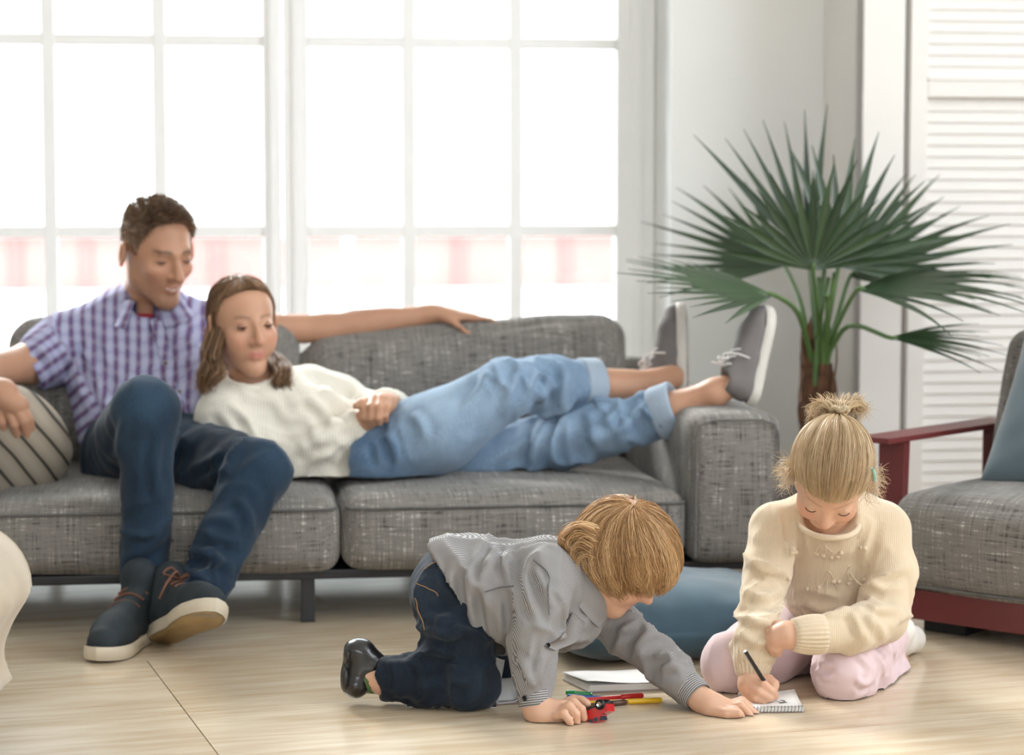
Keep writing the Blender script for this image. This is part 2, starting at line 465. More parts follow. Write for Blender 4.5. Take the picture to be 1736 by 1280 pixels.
def tweed(name, dark, mid, light, s=1.0):
    m, nt, b = new_mat(name)
    h = noise_tex(nt, coords(nt, scale=(13*s, 260*s, 260*s)), 1, 2, 0.6)
    w = noise_tex(nt, coords(nt, scale=(240*s, 10*s, 11*s)), 1, 2, 0.6)
    g = noise_tex(nt, coords(nt), 5*s, 2); fine = noise_tex(nt, coords(nt), 500*s, 1)
    a = mathn(nt, 'ADD', mathn(nt, 'MULTIPLY', h, 0.5), mathn(nt, 'MULTIPLY', w, 0.42))
    a = mathn(nt, 'ADD', a, mathn(nt, 'MULTIPLY', g, 0.13)); a = mathn(nt, 'ADD', a, mathn(nt, 'MULTIPLY', fine, 0.12))
    c = ramp(nt, a, [(0.44, dark), (0.55, mid), (0.66, mid), (0.76, light)])
    nt.links.new(c, b.inputs['Base Color']); b.inputs['Roughness'].default_value = 0.95; b.inputs['Specular IOR Level'].default_value = 0.15
    b.inputs['Sheen Weight'].default_value = 0.15
    bump(nt, b, a, 0.5, 0.003); return m
def denim(name, dark, light, fade=1.0, s=1.0):
    m, nt, b = new_mat(name)
    n = noise_tex(nt, coords(nt), 7*s, 3); t = noise_tex(nt, coords(nt, scale=(700*s, 700*s, 90*s)), 1, 1)
    a = mathn(nt, 'ADD', mathn(nt, 'MULTIPLY', n, 0.75), mathn(nt, 'MULTIPLY', t, 0.35))
    at = N_(nt, 'ShaderNodeAttribute'); at.attribute_name = 'fade'
    a = mathn(nt, 'ADD', a, mathn(nt, 'MULTIPLY', at.outputs['Fac'], fade))
    nt.links.new(ramp(nt, a, [(0.35, dark), (1.1 if False else 0.95, light)]), b.inputs['Base Color'])
    b.inputs['Roughness'].default_value = 0.9; b.inputs['Specular IOR Level'].default_value = 0.2; b.inputs['Sheen Weight'].default_value = 0.1
    bump(nt, b, t, 0.25, 0.0015); return m
def skin(name, base, lip=(0.55, 0.18, 0.16), blush=(0.75, 0.28, 0.2)):
    m, nt, b = new_mat(name)
    n = noise_tex(nt, coords(nt), 14, 3)
    c = ramp(nt, n, [(0.3, tuple(x*0.93 for x in base)), (0.7, tuple(min(1, x*1.05) for x in base))])
    at = N_(nt, 'ShaderNodeAttribute'); at.attribute_name = 'tint'
    sep = N_(nt, 'ShaderNodeSeparateColor'); nt.links.new(at.outputs['Color'], sep.inputs[0])
    c = mixc(nt, sep.outputs[0], c, lip); c = mixc(nt, mathn(nt, 'MULTIPLY', sep.outputs[1], 0.35), c, blush)
    c = mixc(nt, sep.outputs[2], c, tuple(x*0.25 for x in base))
    nt.links.new(c, b.inputs['Base Color']); b.inputs['Roughness'].default_value = 0.48; b.inputs['Specular IOR Level'].default_value = 0.4
    b.inputs['Subsurface Weight'].default_value = 0.25; b.inputs['Subsurface Radius'].default_value = (0.6, 0.22, 0.12); b.inputs['Subsurface Scale'].default_value = 0.012
    return m
def hairmat(name, dark, mid, light):
    m, nt, b = new_mat(name)
    at = N_(nt, 'ShaderNodeAttribute'); at.attribute_name = 'tone'
    n = noise_tex(nt, coords(nt), 60, 2)
    a = mathn(nt, 'ADD', mathn(nt, 'MULTIPLY', at.outputs['Fac'], 0.8), mathn(nt, 'MULTIPLY', n, 0.25))
    nt.links.new(ramp(nt, a, [(0.1, dark), (0.5, mid), (0.95, light)]), b.inputs['Base Color'])
    b.inputs['Roughness'].default_value = 0.42; b.inputs['Specular IOR Level'].default_value = 0.5
    return m
def knit(name, col, scale=320, strength=0.5, axis=0):
    m, nt, b = new_mat(name)
    v = coords(nt); n = noise_tex(nt, v, 10, 3)
    nt.links.new(ramp(nt, n, [(0.3, tuple(x*0.94 for x in col)), (0.7, col)]), b.inputs['Base Color'])
    w = N_(nt, 'ShaderNodeTexWave'); w.inputs['Scale'].default_value = scale / 6.28; w.inputs['Distortion'].default_value = 1.5; w.inputs['Detail'].default_value = 1; w.inputs['Detail Scale'].default_value = 4
    w.bands_direction = 'XYZ'[axis]; nt.links.new(v, w.inputs['Vector'])
    h = mathn(nt, 'ADD', w.outputs['Fac'], noise_tex(nt, v, 420, 1))
    b.inputs['Roughness'].default_value = 0.95; b.inputs['Specular IOR Level'].default_value = 0.15; b.inputs['Sheen Weight'].default_value = 0.3
    bump(nt, b, h, strength, 0.0015); return m

M_wall = plain('painted_plaster', (0.80, 0.795, 0.77), 0.7, 0.02, 3, bs=0.05, bscale=60)
M_white = plain('white_paint', (0.87, 0.865, 0.85), 0.45, 0.02, 4)
M_shut = plain('cream_paint', (0.78, 0.745, 0.71), 0.5, 0.02, 4)
M_ceil = plain('ceiling_paint', (0.88, 0.88, 0.87), 0.8, 0.02, 2)
M_sofa = tweed('grey_tweed', (0.048, 0.042, 0.037), (0.216, 0.200, 0.184), (0.68, 0.64, 0.59))
M_tw2 = tweed('grey_slub_weave', (0.055, 0.049, 0.043), (0.205, 0.190, 0.174), (0.66, 0.62, 0.57), 0.9)
M_pipe = plain('grey_piping', (0.12, 0.116, 0.11), 0.9, 0.2, 60)
M_black = plain('black_metal', (0.018, 0.018, 0.02), 0.45, 0.1, 20)
M_red = plain('oxblood_lacquer', (0.145, 0.028, 0.028), 0.42, 0.06, 6)
M_teal = plain('teal_velvet', (0.045, 0.098, 0.138), 0.85, 0.22, 9, sheen=0.35, bs=0.2, bscale=300)
M_teal2 = plain('blue_grey_velvet', (0.10, 0.15, 0.185), 0.85, 0.14, 9, sheen=0.6, bs=0.2, bscale=300)

def glass_mat():
    m, nt, b = new_mat('window_glass'); nt.nodes.remove(b)
    out = nt.nodes['Material Output']; t = N_(nt, 'ShaderNodeBsdfTransparent'); g = N_(nt, 'ShaderNodeBsdfGlossy')
    t.inputs[0].default_value = (0.97, 0.985, 0.98, 1); g.inputs['Roughness'].default_value = 0.02
    lw = N_(nt, 'ShaderNodeFresnel'); lw.inputs['IOR'].default_value = 1.35
    mx = N_(nt, 'ShaderNodeMixShader'); nt.links.new(lw.outputs[0], mx.inputs[0]); nt.links.new(t.outputs[0], mx.inputs[1]); nt.links.new(g.outputs[0], mx.inputs[2])
    nt.links.new(mx.outputs[0], out.inputs['Surface']); return m
M_glass = glass_mat()

def wood_floor():
    m, nt, b = new_mat('pale_oak_floor')
    rot = (0, 0, math.radians(-17.7)); oi = N_(nt, 'ShaderNodeObjectInfo')
    t = N_(nt, 'ShaderNodeTexCoord'); mp = N_(nt, 'ShaderNodeMapping'); mp.inputs['Scale'].default_value = (1.6, 16, 1)
    cb = N_(nt, 'ShaderNodeCombineXYZ'); nt.links.new(mathn(nt, 'MULTIPLY', oi.outputs['Random'], 37.0), cb.inputs[0]); nt.links.new(mathn(nt, 'MULTIPLY', oi.outputs['Random'], 91.0), cb.inputs[1])
    ad = N_(nt, 'ShaderNodeVectorMath', operation='ADD'); nt.links.new(t.outputs['Object'], ad.inputs[0]); nt.links.new(cb.outputs[0], ad.inputs[1])
    nt.links.new(ad.outputs[0], mp.inputs['Vector'])
    g1 = noise_tex(nt, mp.outputs[0], 2.2, 5, 0.6); 
    mp2 = N_(nt, 'ShaderNodeMapping'); mp2.inputs['Scale'].default_value = (6, 130, 1); nt.links.new(ad.outputs[0], mp2.inputs['Vector'])
    g2 = noise_tex(nt, mp2.outputs[0], 1.0, 3, 0.6)
    mp3 = N_(nt, 'ShaderNodeMapping'); mp3.inputs['Scale'].default_value = (1.2, 2.6, 1); nt.links.new(ad.outputs[0], mp3.inputs['Vector'])
    g3 = noise_tex(nt, mp3.outputs[0], 2.0, 2)
    a = mathn(nt, 'ADD', mathn(nt, 'MULTIPLY', g1, 0.5), mathn(nt, 'MULTIPLY', g2, 0.25)); a = mathn(nt, 'ADD', a, mathn(nt, 'MULTIPLY', g3, 0.35))
    a = mathn(nt, 'ADD', a, mathn(nt, 'MULTIPLY', oi.outputs['Random'], 0.06))
    c = ramp(nt, a, [(0.36, (0.42, 0.29, 0.17)), (0.52, (0.57, 0.445, 0.305)), (0.70, (0.69, 0.585, 0.445))])
    nt.links.new(c, b.inputs['Base Color']); nt.links.new(mathn(nt, 'MULTIPLY_ADD', g1, 0.16, 0.12), b.inputs['Roughness'])
    b.inputs['Specular IOR Level'].default_value = 0.5
    bump(nt, b, g2, 0.05, 0.001); return m
M_floor = wood_floor()
M_joint = plain('floor_joint', (0.16, 0.10, 0.055), 0.9, 0.1, 10)
# ------------------------------------------------------------------ the room shell
def struct(name, vf, m, parent=None, smooth=False):
    o = obj(name, vf, m, parent, smooth)
    if parent is None: o['kind'] = 'structure'
    return o
floor = struct('floor', wbox(-3.6, 2.8, -0.26, 8.7, -0.10, -0.012), M_joint)
# boards laid 17.7 degrees off the camera axis, wide and long, tight joints
FA = math.radians(17.7); fx = np.array((math.cos(FA), math.sin(FA), 0)); fy = np.array((-math.sin(FA), math.cos(FA), 0))
J0 = F(315, 1207)                                   # where a long joint meets an end joint
PW, PL, GAP = 0.46, 2.0, 0.0022
proto = {}
room_poly = [np.array(W(a, b, 0))[:2] for a, b in ((-3.6, -0.26), (2.8, -0.26), (2.8, 8.7), (-3.6, 8.7))]
bmr = None
def clip_rect(x0, x1, y0, y1):
    """plank rectangle in floor axes clipped to the room rectangle"""
    poly = [J0[:2] + fx[:2]*x + fy[:2]*y for x, y in ((x0, y0), (x1, y0), (x1, y1), (x0, y1))]
    for i in range(4):
        a, b = room_poly[i], room_poly[(i+1) % 4]; e = b - a; nl = np.array((-e[1], e[0]))
        cc = sum(room_poly) / 4
        if (cc - a) @ nl < 0: nl = -nl
        out = []
        for j in range(len(poly)):
            p, q = poly[j], poly[(j+1) % len(poly)]; dp, dq = (p-a) @ nl, (q-a) @ nl
            if dp >= 0: out.append(p)
            if (dp >= 0) != (dq >= 0): out.append(p + (q-p) * dp/(dp-dq))
        poly = out
        if len(poly) < 3: return None
    return poly
for j in range(-14, 10):
    off = 0.0 if j in (-1, 0) else ((j * 0.618) % 1.0) * PL
    for i in range(-4, 5):
        x0 = off + i*PL - PL; q = clip_rect(x0 + GAP/2, x0 + PL - GAP/2, j*PW + GAP/2, (j+1)*PW - GAP/2)
        if q is None or len(q) < 3: continue
        n = len(q); A = np.array(q); ctr = A.mean(0)
        rel = (A - ctr) @ np.stack([fx[:2], fy[:2]], 1)
        ar = 0.5*abs(sum(rel[k][0]*rel[(k+1) % n][1]-rel[(k+1) % n][0]*rel[k][1] for k in range(n)))
        if ar < 0.004: continue
        v = [(x, y, -0.012) for x, y in rel] + [(x, y, 0.0) for x, y in rel]
        f = [tuple(range(n, 2*n)), tuple(range(n))[::-1]] + [(k, (k+1) % n, n+(k+1) % n, n+k) for k in range(n)]
        if np.cross(np.append(rel[1]-rel[0], 0), np.append(rel[2]-rel[1], 0))[2] < 0: f = [t[::-1] for t in f]
        me = to_mesh('floor_board', v, f, False); me.materials.append(M_floor)
        o = bpy.data.objects.new('floor_board', me); COL.objects.link(o); o.parent = floor
        o.matrix_parent_inverse = gmat(floor).inverted(); o.location = (ctr[0], ctr[1], 0); o.rotation_euler = (0, 0, FA)

WIN_L, WIN_R = wa(-165, -0.2), wa(1110, -0.2)
Z0, Z1 = 0.05, 2.75; CEIL = 3.1
ra = wa(1135, 0.0)                                  # right edge of the reveal in the wall face
la = WIN_L - 0.03
wall_b = struct('wall_back', join(wbox(-3.6, la, -0.26, 0, 0, CEIL), wbox(ra, 2.8, -0.26, 0, 0, CEIL),
              wbox(la, ra, -0.26, 0, 0, Z0), wbox(la, ra, -0.26, 0, Z1, CEIL)), M_wall)
struct('wall_left', wbox(-3.72, -3.6, -0.26, 8.7, 0, CEIL), M_wall)
struct('wall_right', join(wbox(2.8, 2.92, -0.26, 1.6, 0, CEIL), wbox(2.8, 2.92, 4.8, 8.7, 0, CEIL), wbox(2.8, 2.92, 1.6, 4.8, 0, 1.25), wbox(2.8, 2.92, 1.6, 4.8, 2.85, CEIL)), M_wall)
struct('wall_front', join(wbox(-3.72, -1.9, 8.7, 8.82, 0, CEIL), wbox(1.1, 2.92, 8.7, 8.82, 0, CEIL), wbox(-1.9, 1.1, 8.7, 8.82, 0, 1.5), wbox(-1.9, 1.1, 8.7, 8.82, 2.8, CEIL)), M_wall)
struct('ceiling', wbox(-3.72, 2.92, -0.26, 8.82, CEIL, CEIL + 0.1), M_ceil)
CB = 0.35
CL_L = wa(1456, CB)                               # left front corner of the built-in closet
struct('baseboard_back', wbox(ra + 0.05, CL_L - 0.002, 0.001, 0.016, 0, 0.10, 0.004), M_white)
struct('trim_1', wbox(la + 0.005, ra - 0.005, -0.19, 0.05, Z0 + 0.001, Z0 + 0.03, 0.006), M_white)     # window sill

# two casement windows of three by five panes
HZ = [P(780, 73, 6.0)[2], P(780, 391, 6.0)[2]]; dz = HZ[0] - HZ[1]
rows = [HZ[1] - dz - 0.0, HZ[1], HZ[0], HZ[0] + dz, HZ[0] + 2*dz]
def window(n, stile_l, p0, muntins, p1, stile_r):
    """pixel columns: outer edge, first glass edge, muntin centres, last glass edge, outer edge"""
    B0, B1 = -0.245, -0.195
    A = [wa(x, -0.2) for x in (stile_l, p0, p1, stile_r)]; Ms = [wa(x, -0.2) for x in muntins]
    root = empty(f'window_{n}', W((A[0]+A[3])/2, -0.22, Z0 + 0.03), kind='structure')
    zb, zt = Z0 + 0.031, Z1 - 0.01
    for a0, a1 in ((A[0], A[1]), (A[2], A[3])):
        obj('stile', wbox(a0, a1, B0, B1, zb, zt, 0.006), M_white, root, False)
        e = 0.010
        obj('stile_moulding', wbox(a0 + (a1-a0)*0.35, a0 + (a1-a0)*0.65, B1 - 0.002, B1 + 0.008, zb, zt, 0.003), M_white, root, False)
    obj('rail', wbox(A[1], A[2], B0, B1, zb, zb + 0.07, 0.006), M_white, root, False)
    obj('rail', wbox(A[1], A[2], B0, B1, zt - 0.07, zt, 0.006), M_white, root, False)
    mw = 0.018
    for a in Ms: obj('muntin', wbox(a - mw, a + mw, B0 + 0.006, B1 - 0.004, zb + 0.07, zt - 0.07, 0.006), M_white, root, False)
    for z in rows:
        if zb + 0.1 < z < zt - 0.1: obj('glazing_bar', wbox(A[1], A[2], B0 + 0.008, B1 - 0.006, z - 0.016, z + 0.016, 0.006), M_white, root, False)
    ca = [A[1]] + Ms + [A[2]]; cz = [zb + 0.07] + [z for z in rows if zb + 0.1 < z < zt - 0.1] + [zt - 0.07]
    for i in range(len(ca) - 1):
        for k in range(len(cz) - 1):
            obj('pane', wbox(ca[i] + 0.001, ca[i+1] - 0.001, -0.226, -0.222, cz[k] + 0.001, cz[k+1] - 0.001), M_glass, root, False)
    return root
window(1, -160, -92, [90, 276], 449, 480)
window(2, 484, 526, [695, 875], 1043, 1108)

# built-in closet with louvred shutter doors at the right, standing out from the wall
cl_R = 2.79
closet = struct('wall_closet', join(wbox(CL_L, CL_L + 0.02, 0.0, CB, 0, CEIL), wbox(CL_L + 0.0, cl_R, CB - 0.06, CB - 0.05, 0, CEIL)), M_shut)
gap_a = wa(1531, CB); 
struct('trim_2', wbox(CL_L, gap_a - 0.008, CB - 0.048, CB + 0.005, 0.0, CEIL, 0.004), M_shut)
DW = 0.50
def louvre_door(n, a0, a1):
    b0, b1 = CB - 0.045, CB - 0.005
    root = empty(f'door_{n}', W((a0+a1)/2, CB - 0.025, 0.01), kind='structure')
    sa = wa(1566, CB) - wa(1537, CB); zb, zt = 0.012, 2.6
    obj('door_stile', wbox(a0, a0 + sa, b0, b1, zb, zt, 0.003), M_shut, root, False)
    obj('door_stile', wbox(a1 - sa, a1, b0, b1, zb, zt, 0.003), M_shut, root, False)
    zr = P(1650, 147, 5.65)[2]
    rails = [(zb, zb + 0.12), (zr - 0.028, zr + 0.026), (zt - 0.10, zt)]
    for z0, z1 in rails: obj('door_rail', wbox(a0 + sa, a1 - sa, b0, b1, z0, z1, 0.003), M_shut, root, False)
    obj('rail_groove', wbox(a0 + sa, a1 - sa, b1 - 0.001, b1 + 0.004, zr + 0.014, zr + 0.019, 0.001), M_shut, root, False)
    pitch = (P(1650, 230, 5.65)[2] - P(1650, 382, 5.65)[2]) / 8.0
    M0 = None
    for (z0, z1) in ((rails[0][1], rails[1][0]), (rails[1][1], rails[2][0])):
        k = int((z1 - z0) / pitch); p = (z1 - z0) / k
        for i in range(k):
            zc = z0 + (i + 0.5) * p
            if M0 is None:
                v, f = box((-(a1-a0)/2 + sa, -0.0205, -0.003), ((a1-a0)/2 - sa, 0.0205, 0.003), 0.002)
                M0 = to_mesh('louvre_slat', v, f, False); M0.materials.append(M_shut)
            o = bpy.data.objects.new('louvre_slat', M0); COL.objects.link(o); o.parent = root
            o.matrix_parent_inverse = gmat(root).inverted()
            o.location = W((a0+a1)/2, CB - 0.03, zc); o.rotation_euler = (math.radians(76), 0, YAW)
g = wa(1537, CB - 0.005)
louvre_door(1, g, g + DW); louvre_door(2, g + DW + 0.004, g + 2*DW + 0.004)
struct('trim_3', wbox(CL_L, cl_R, CB - 0.048, CB, 2.605, CEIL, 0.003), M_shut)
struct('trim_4', wbox(g + 2*DW + 0.01, cl_R, CB - 0.048, CB, 0, 2.6, 0.003), M_shut)

# ------------------------------------------------------------------ outdoors: pale house across the yard on a red brick plinth
M_fac = plain('pale_render', (0.80, 0.78, 0.74), 0.8, 0.03, 0.5); M_brk = plain('red_brick', (0.29, 0.150, 0.132), 0.8, 0.10, 1.5)
M_snow = plain('snowy_ground', (0.85, 0.86, 0.88), 0.8, 0.04, 0.3); M_pst = plain('grey_post', (0.35, 0.38, 0.42), 0.6, 0.05, 2)
M_pil = plain('brick_pilaster', (0.21, 0.115, 0.105), 0.8, 0.08, 3); M_dk = plain('far_window_glass', (0.55, 0.58, 0.60), 0.2, 0.05, 1)
snow = obj('ground_outside', wbox(-14, 14, -22, -0.40, -0.2, 0.12), M_snow, None, False); snow['kind'] = 'structure'
bh = empty('house', W(0, -13.2, 0.12), YAW, label='pale rendered house on a red brick plinth across the yard', cat='house')
zt = P(300, 392, 18.5)[2]; 
obj('facade', wbox(-9, 9, -13.4, -13.0, zt, 3.6), M_fac, bh, False)
obj('brick_plinth', wbox(-9, 9, -13.4, -12.95, 0.12, zt), M_brk, bh, False)
obj('ledge', wbox(-9, 9, -13.4, -12.85, zt - 0.03, zt + 0.05), M_fac, bh, False)
for px in (30, 150, 370, 470, 780, 960): 
    a = wa(px, -12.9); obj('pilaster', wbox(a - 0.045, a + 0.045, -13.0, -12.92, 0.12, zt - 0.03, 0.01), M_pil, bh, False)
for x0, x1, y0, y1 in ((190, 268, -120, 62), (290, 352, -120, 62), (190, 352, 92, 152), (800, 860, -150, 60), (905, 970, -150, 60)):
    a0, a1 = wa(x0, -13), wa(x1, -13); w_ = obj('far_window', wbox(a0, a1, -13.02, -12.97, P(300, y1, 18.5)[2], P(300, y0, 18.5)[2], 0.01), M_fac, bh, False)
    obj('far_pane', wbox(a0 + 0.06, a1 - 0.06, -12.975, -12.965, P(300, y1, 18.5)[2] + 0.05, P(300, y0, 18.5)[2] - 0.05), M_dk, w_, False)
pp = W(wa(591, -5), -5, 0.12)
obj('lamp_post', join(cyl(pp, pp + Vector((0, 0, 3.5)), 0.022, 10, 0.016), cyl(pp, pp + Vector((0, 0, 0.5)), 0.05, 12)), M_pst, None, True, label='thin grey post standing in the yard outside the window', cat='post')
# ------------------------------------------------------------------ sofa
def soft(a0, a1, b0, b1, z0, z1, r, n=14, puff=(0, 0, 0), seed=0, amp=0.0, freq=5, tilt=0.0):
    vf = rbox(a1-a0, b1-b0, z1-z0, r, n, puff, seed, amp, freq)
    return xf(vf, wallM((a0+a1)/2, (b0+b1)/2, (z0+z1)/2) @ Matrix.Rotation(tilt, 4, 'X'))
def loop_rect(a0, a1, b0, b1, z, r, n=6):
    pts = []
    for (ca, cb, t0) in ((a1-r, b1-r, 0), (a0+r, b1-r, 90), (a0+r, b0+r, 180), (a1-r, b0+r, 270)):
        for k in range(n):
            t = math.radians(t0 + 90*k/(n-1)); pts.append(np.array(W(ca + r*math.cos(t), cb + r*math.sin(t), z)))
    return np.array(pts)
AO, AI = wa(1325, 1.03), wa(1167, 1.03); SEAM = wa(577, 1.03); LI = SEAM - (AI - SEAM); LO = LI - (AO - AI)
sofa = empty('sofa', W((LO+AO)/2, 0.55, 0), YAW, label='long low grey tweed sofa in front of the window', cat='sofa')
obj('base_frame', wbox(LO + 0.02, AO - 0.02, 0.14, 1.015, 0.094, 0.114, 0.004), M_black, sofa, False)
for a, b in ((-0.58, 0.99), (0.19, 0.93), (0.40, 0.22), (LO + 0.06, 0.99), (LO + 0.06, 0.22)):
    obj('leg', wbox(a - 0.0145, a + 0.0145, b - 0.0145, b + 0.0145, 0, 0.096, 0.002), M_black, sofa, False)
for k, (a0, a1) in enumerate(((AI, AO), (LO, LI))):
    ob = obj('arm', soft(a0, a1, 0.12, 1.05, 0.115, 0.436, 0.035, 16, (0.012, 0.012, 0.016), k + 3, 0.006, 6), M_sofa, sofa)
    e = 0.012
    obj('piping', tube(np.array([W(a, 1.056 , z) for a, z in ((a0 + e, 0.13), (a0 + e, 0.39), (a0 + 0.02, 0.415), (a0 + 0.05, 0.426), (a1 - 0.05, 0.426), (a1 - 0.02, 0.415), (a1 - e, 0.39), (a1 - e, 0.13))]), 0.0028, 6), M_pipe, ob)
obj('back_frame', soft(LO + 0.03, AO - 0.03, 0.05, 0.19, 0.115, 0.50, 0.03, 8), M_sofa, sofa)
def seat(a0, a1, seed):
    v, f = soft(a0 + 0.003, a1 - 0.003, 0.19, 1.055, 0.116, 0.272, 0.042, 26, (0.004, 0.014, 0.020), seed, 0.007, 6)
    o = obj('seat_cushion', (v, f), M_sofa, sofa)
    obj('piping', tube(loop_rect(a0 + 0.010, a1 - 0.010, 0.20, 1.062, 0.250, 0.03), 0.0032, 6, True), M_pipe, o)
seat(SEAM, AI, 5); seat(LI, SEAM, 9)
def backc(a0, a1, seed, tl=-0.16, slump=0.0):
    v, f = soft(a0 + 0.004, a1 - 0.004, 0.195, 0.40, 0.255, 0.612, 0.065, 24, (0.010, 0.04, 0.012), seed, 0.012, 5, tl)
    al = (v - np.array(W(0, 0, 0))) @ np.array(WV); t = np.clip((al - a0)/(a1 - a0), 0, 1); e = np.clip(t/0.95, 0, 1)**0.9
    v[:, 2] -= slump*(1 - e)*np.clip((v[:, 2] - 0.30)/0.3, 0, 1)
    return obj('back_cushion', (v, f), M_sofa, sofa)
backc(wa(507, 0.38), AI - 0.005, 21, slump=0.062); backc(LI + 0.005, wa(507, 0.38), 33)

# ------------------------------------------------------------------ cushions
def pillow(w, h, t, n=30, wr=0.006, seed=0, pinch=0.06, freq=8):
    u = np.linspace(-1, 1, n); U, V = np.meshgrid(u, u, indexing='ij')
    U = np.sin(U * math.pi / 2); V = np.sin(V * math.pi / 2)
    X = U * (w/2) * (1 - pinch * (1 - V**2)); Y = V * (h/2) * (1 - pinch * (1 - U**2))
    T = t/2 * ((1 - np.abs(U)**3.2) * (1 - np.abs(V)**3.2)) ** 0.55
    out = []
    for s in (1, -1):
        p = np.stack([X, Y, s*T], -1).reshape(-1, 3)
        nz = fbm(p * freq + seed + s*5, 3) * wr; e = (1 - np.maximum(np.abs(U), np.abs(V)).ravel() ** 6)
        rad = np.sin(np.arctan2(p[:, 1], p[:, 0]) * 14 + 3 * fbm(p * 5 + seed, 2)) * wr * 0.6 * np.clip(np.hypot(U, V).ravel() - 0.5, 0, 1)
        p[:, 2] += (nz + rad) * e; out.append(p)
    f = grid_faces(n, n); k = n*n
    F_ = f + [tuple(i + k for i in q[::-1]) for q in f]
    per = [i*n for i in range(n)] + [(n-1)*n + j for j in range(1, n)] + [i*n + n-1 for i in range(n-2, -1, -1)] + [j for j in range(n-2, 0, -1)]
    for i in range(len(per)): a, b = per[i], per[(i+1) % len(per)]; F_.append((a, a+k, b+k, b)[::-1])
    return np.vstack(out), F_
fc = pillow(0.56, 0.46, 0.165, 36, 0.011, 3)
v = fc[0].copy(); v[:, 2] = np.maximum(v[:, 2], -0.060)
c0 = P(1128, 1070, 4.50)
obj('floor_cushion', xf((v, fc[1]), rotM((c0[0], 4.50, 0.0612), 0.20)), M_teal, label='large teal velvet cushion lying flat on the wooden floor', cat='cushion')

def stripe_mat():
    m, nt, b = new_mat('striped_linen')
    w = N_(nt, 'ShaderNodeTexWave'); w.bands_direction = 'X'; w.inputs['Scale'].default_value = 7.5; w.inputs['Distortion'].default_value = 0.9
    nt.links.new(coords(nt), w.inputs['Vector'])
    c = ramp(nt, w.outputs['Fac'], [(0.0, (0.05, 0.045, 0.04)), (0.04, (0.05, 0.045, 0.04)), (0.10, (0.33, 0.28, 0.22)), (1, (0.40, 0.345, 0.28))])
    nt.links.new(c, b.inputs['Base Color']); b.inputs['Roughness'].default_value = 0.9; bump(nt, b, noise_tex(nt, coords(nt), 250, 2), 0.3, 0.001); return m
M_stripe = stripe_mat()
ps = pillow(0.28, 0.28, 0.16, 26, 0.004, 8, 0.0); ps[0][:, :2] = np.stack([ps[0][:, 0]*np.sqrt(1 - (ps[0][:, 1]/0.14)**2*0.42), ps[0][:, 1]*np.sqrt(1 - (ps[0][:, 0]/0.14)**2*0.42)], 1)
pc = P(8, 762, 4.93)
pm = Matrix.Translation(Vector((pc[0], 4.93, pc[2]))) @ Matrix.Rotation(0.35, 4, 'Z') @ Matrix.Rotation(math.radians(-38), 4, 'Y') @ Matrix.Rotation(math.radians(62), 4, 'X')
o = obj('throw_pillow', (ps[0], ps[1]), M_stripe, label="beige linen throw pillow with dark stripes under the man's hand", cat='pillow')
o.matrix_world = pm @ Matrix.Translation(o.location)

# ------------------------------------------------------------------ armchair, facing down-left into the room
CA = math.radians(42); cu = Vector((math.cos(CA), -math.sin(CA), 0)); cv = Vector((math.sin(CA), math.cos(CA), 0))
cp = P(1503, 860, 4.62); C0 = Vector((cp[0], 4.62, 0))
def cM(u, v, z): return frameM(C0 + cu*u + cv*v + Vector((0, 0, z)), cu, cv, Vector((0, 0, 1)))
def cbox(u0, u1, v0, v1, z0, z1, bev=0.0): return xf(box((u0, v0, z0), (u1, v1, z1), bev), cM(0, 0, 0))
chair = empty('armchair', C0 + cu*0.33 + cv*0.32, -CA, label='low grey woven armchair with oxblood red flat metal frame', cat='armchair')
CWD, CDP = 0.66, 0.54
sc_ = xf(rbox(CWD, CDP, 0.205, 0.05, 22, (0.01, 0.018, 0.022), 4, 0.006, 5), cM(CWD/2, CDP/2, 0.193))
st = obj('seat_cushion', sc_, M_tw2, chair)
obj('piping', tube(np.array([cM(0, 0, 0) @ Vector(q) for q in ((0.03, -0.002, 0.106), (CWD - 0.03, -0.002, 0.106))]), 0.003, 6), M_pipe, st)
obj('base_rail', cbox(0.0, CWD, 0.02, 0.045, 0.032, 0.094, 0.003), M_red, chair, False)
obj('base_rail', cbox(0.0, 0.025, 0.045, CDP, 0.032, 0.094, 0.003), M_red, chair, False)
obj('base_rail', cbox(CWD - 0.025, CWD, 0.045, CDP, 0.032, 0.094, 0.003), M_red, chair, False)
obj('base_rail', cbox(0.025, CWD - 0.025, CDP - 0.025, CDP, 0.032, 0.094, 0.003), M_red, chair, False)
for u, v in ((0.10, 0.12), (CWD - 0.10, 0.12), (0.10, CDP - 0.1), (CWD - 0.10, CDP - 0.1)):
    obj('foot', cbox(u - 0.05, u + 0.05, v - 0.05, v + 0.05, 0.0, 0.034, 0.004), M_black, chair, False)
for u0, u1 in ((-0.075, -0.012), (CWD + 0.012, CWD + 0.075)):
    ar = obj('arm_rail', cbox(u0 - 0.012, u1 + 0.006, 0.015, 0.56, 0.392, 0.404, 0.002), M_red, chair, False)
    q = [(u0, 0.085, 0.06), (u1 - 0.010, 0.085, 0.06), (u1, 0.085, 0.392), (u0, 0.085, 0.392)]
    vv = [Vector(x) for x in q] + [Vector((x[0], x[1] + 0.022, x[2])) for x in q]
    ff = [(0, 1, 2, 3), (7, 6, 5, 4), (0, 4, 5, 1), (1, 5, 6, 2), (2, 6, 7, 3), (3, 7, 4, 0)]
    obj('arm_post', xf((np.array([x[:] for x in vv]), ff), cM(0, 0, 0)), M_red, chair, False)
    obj('arm_post', cbox(u0 + 0.008, u1, 0.50, 0.525, 0.06, 0.392, 0.002), M_red, chair, False)
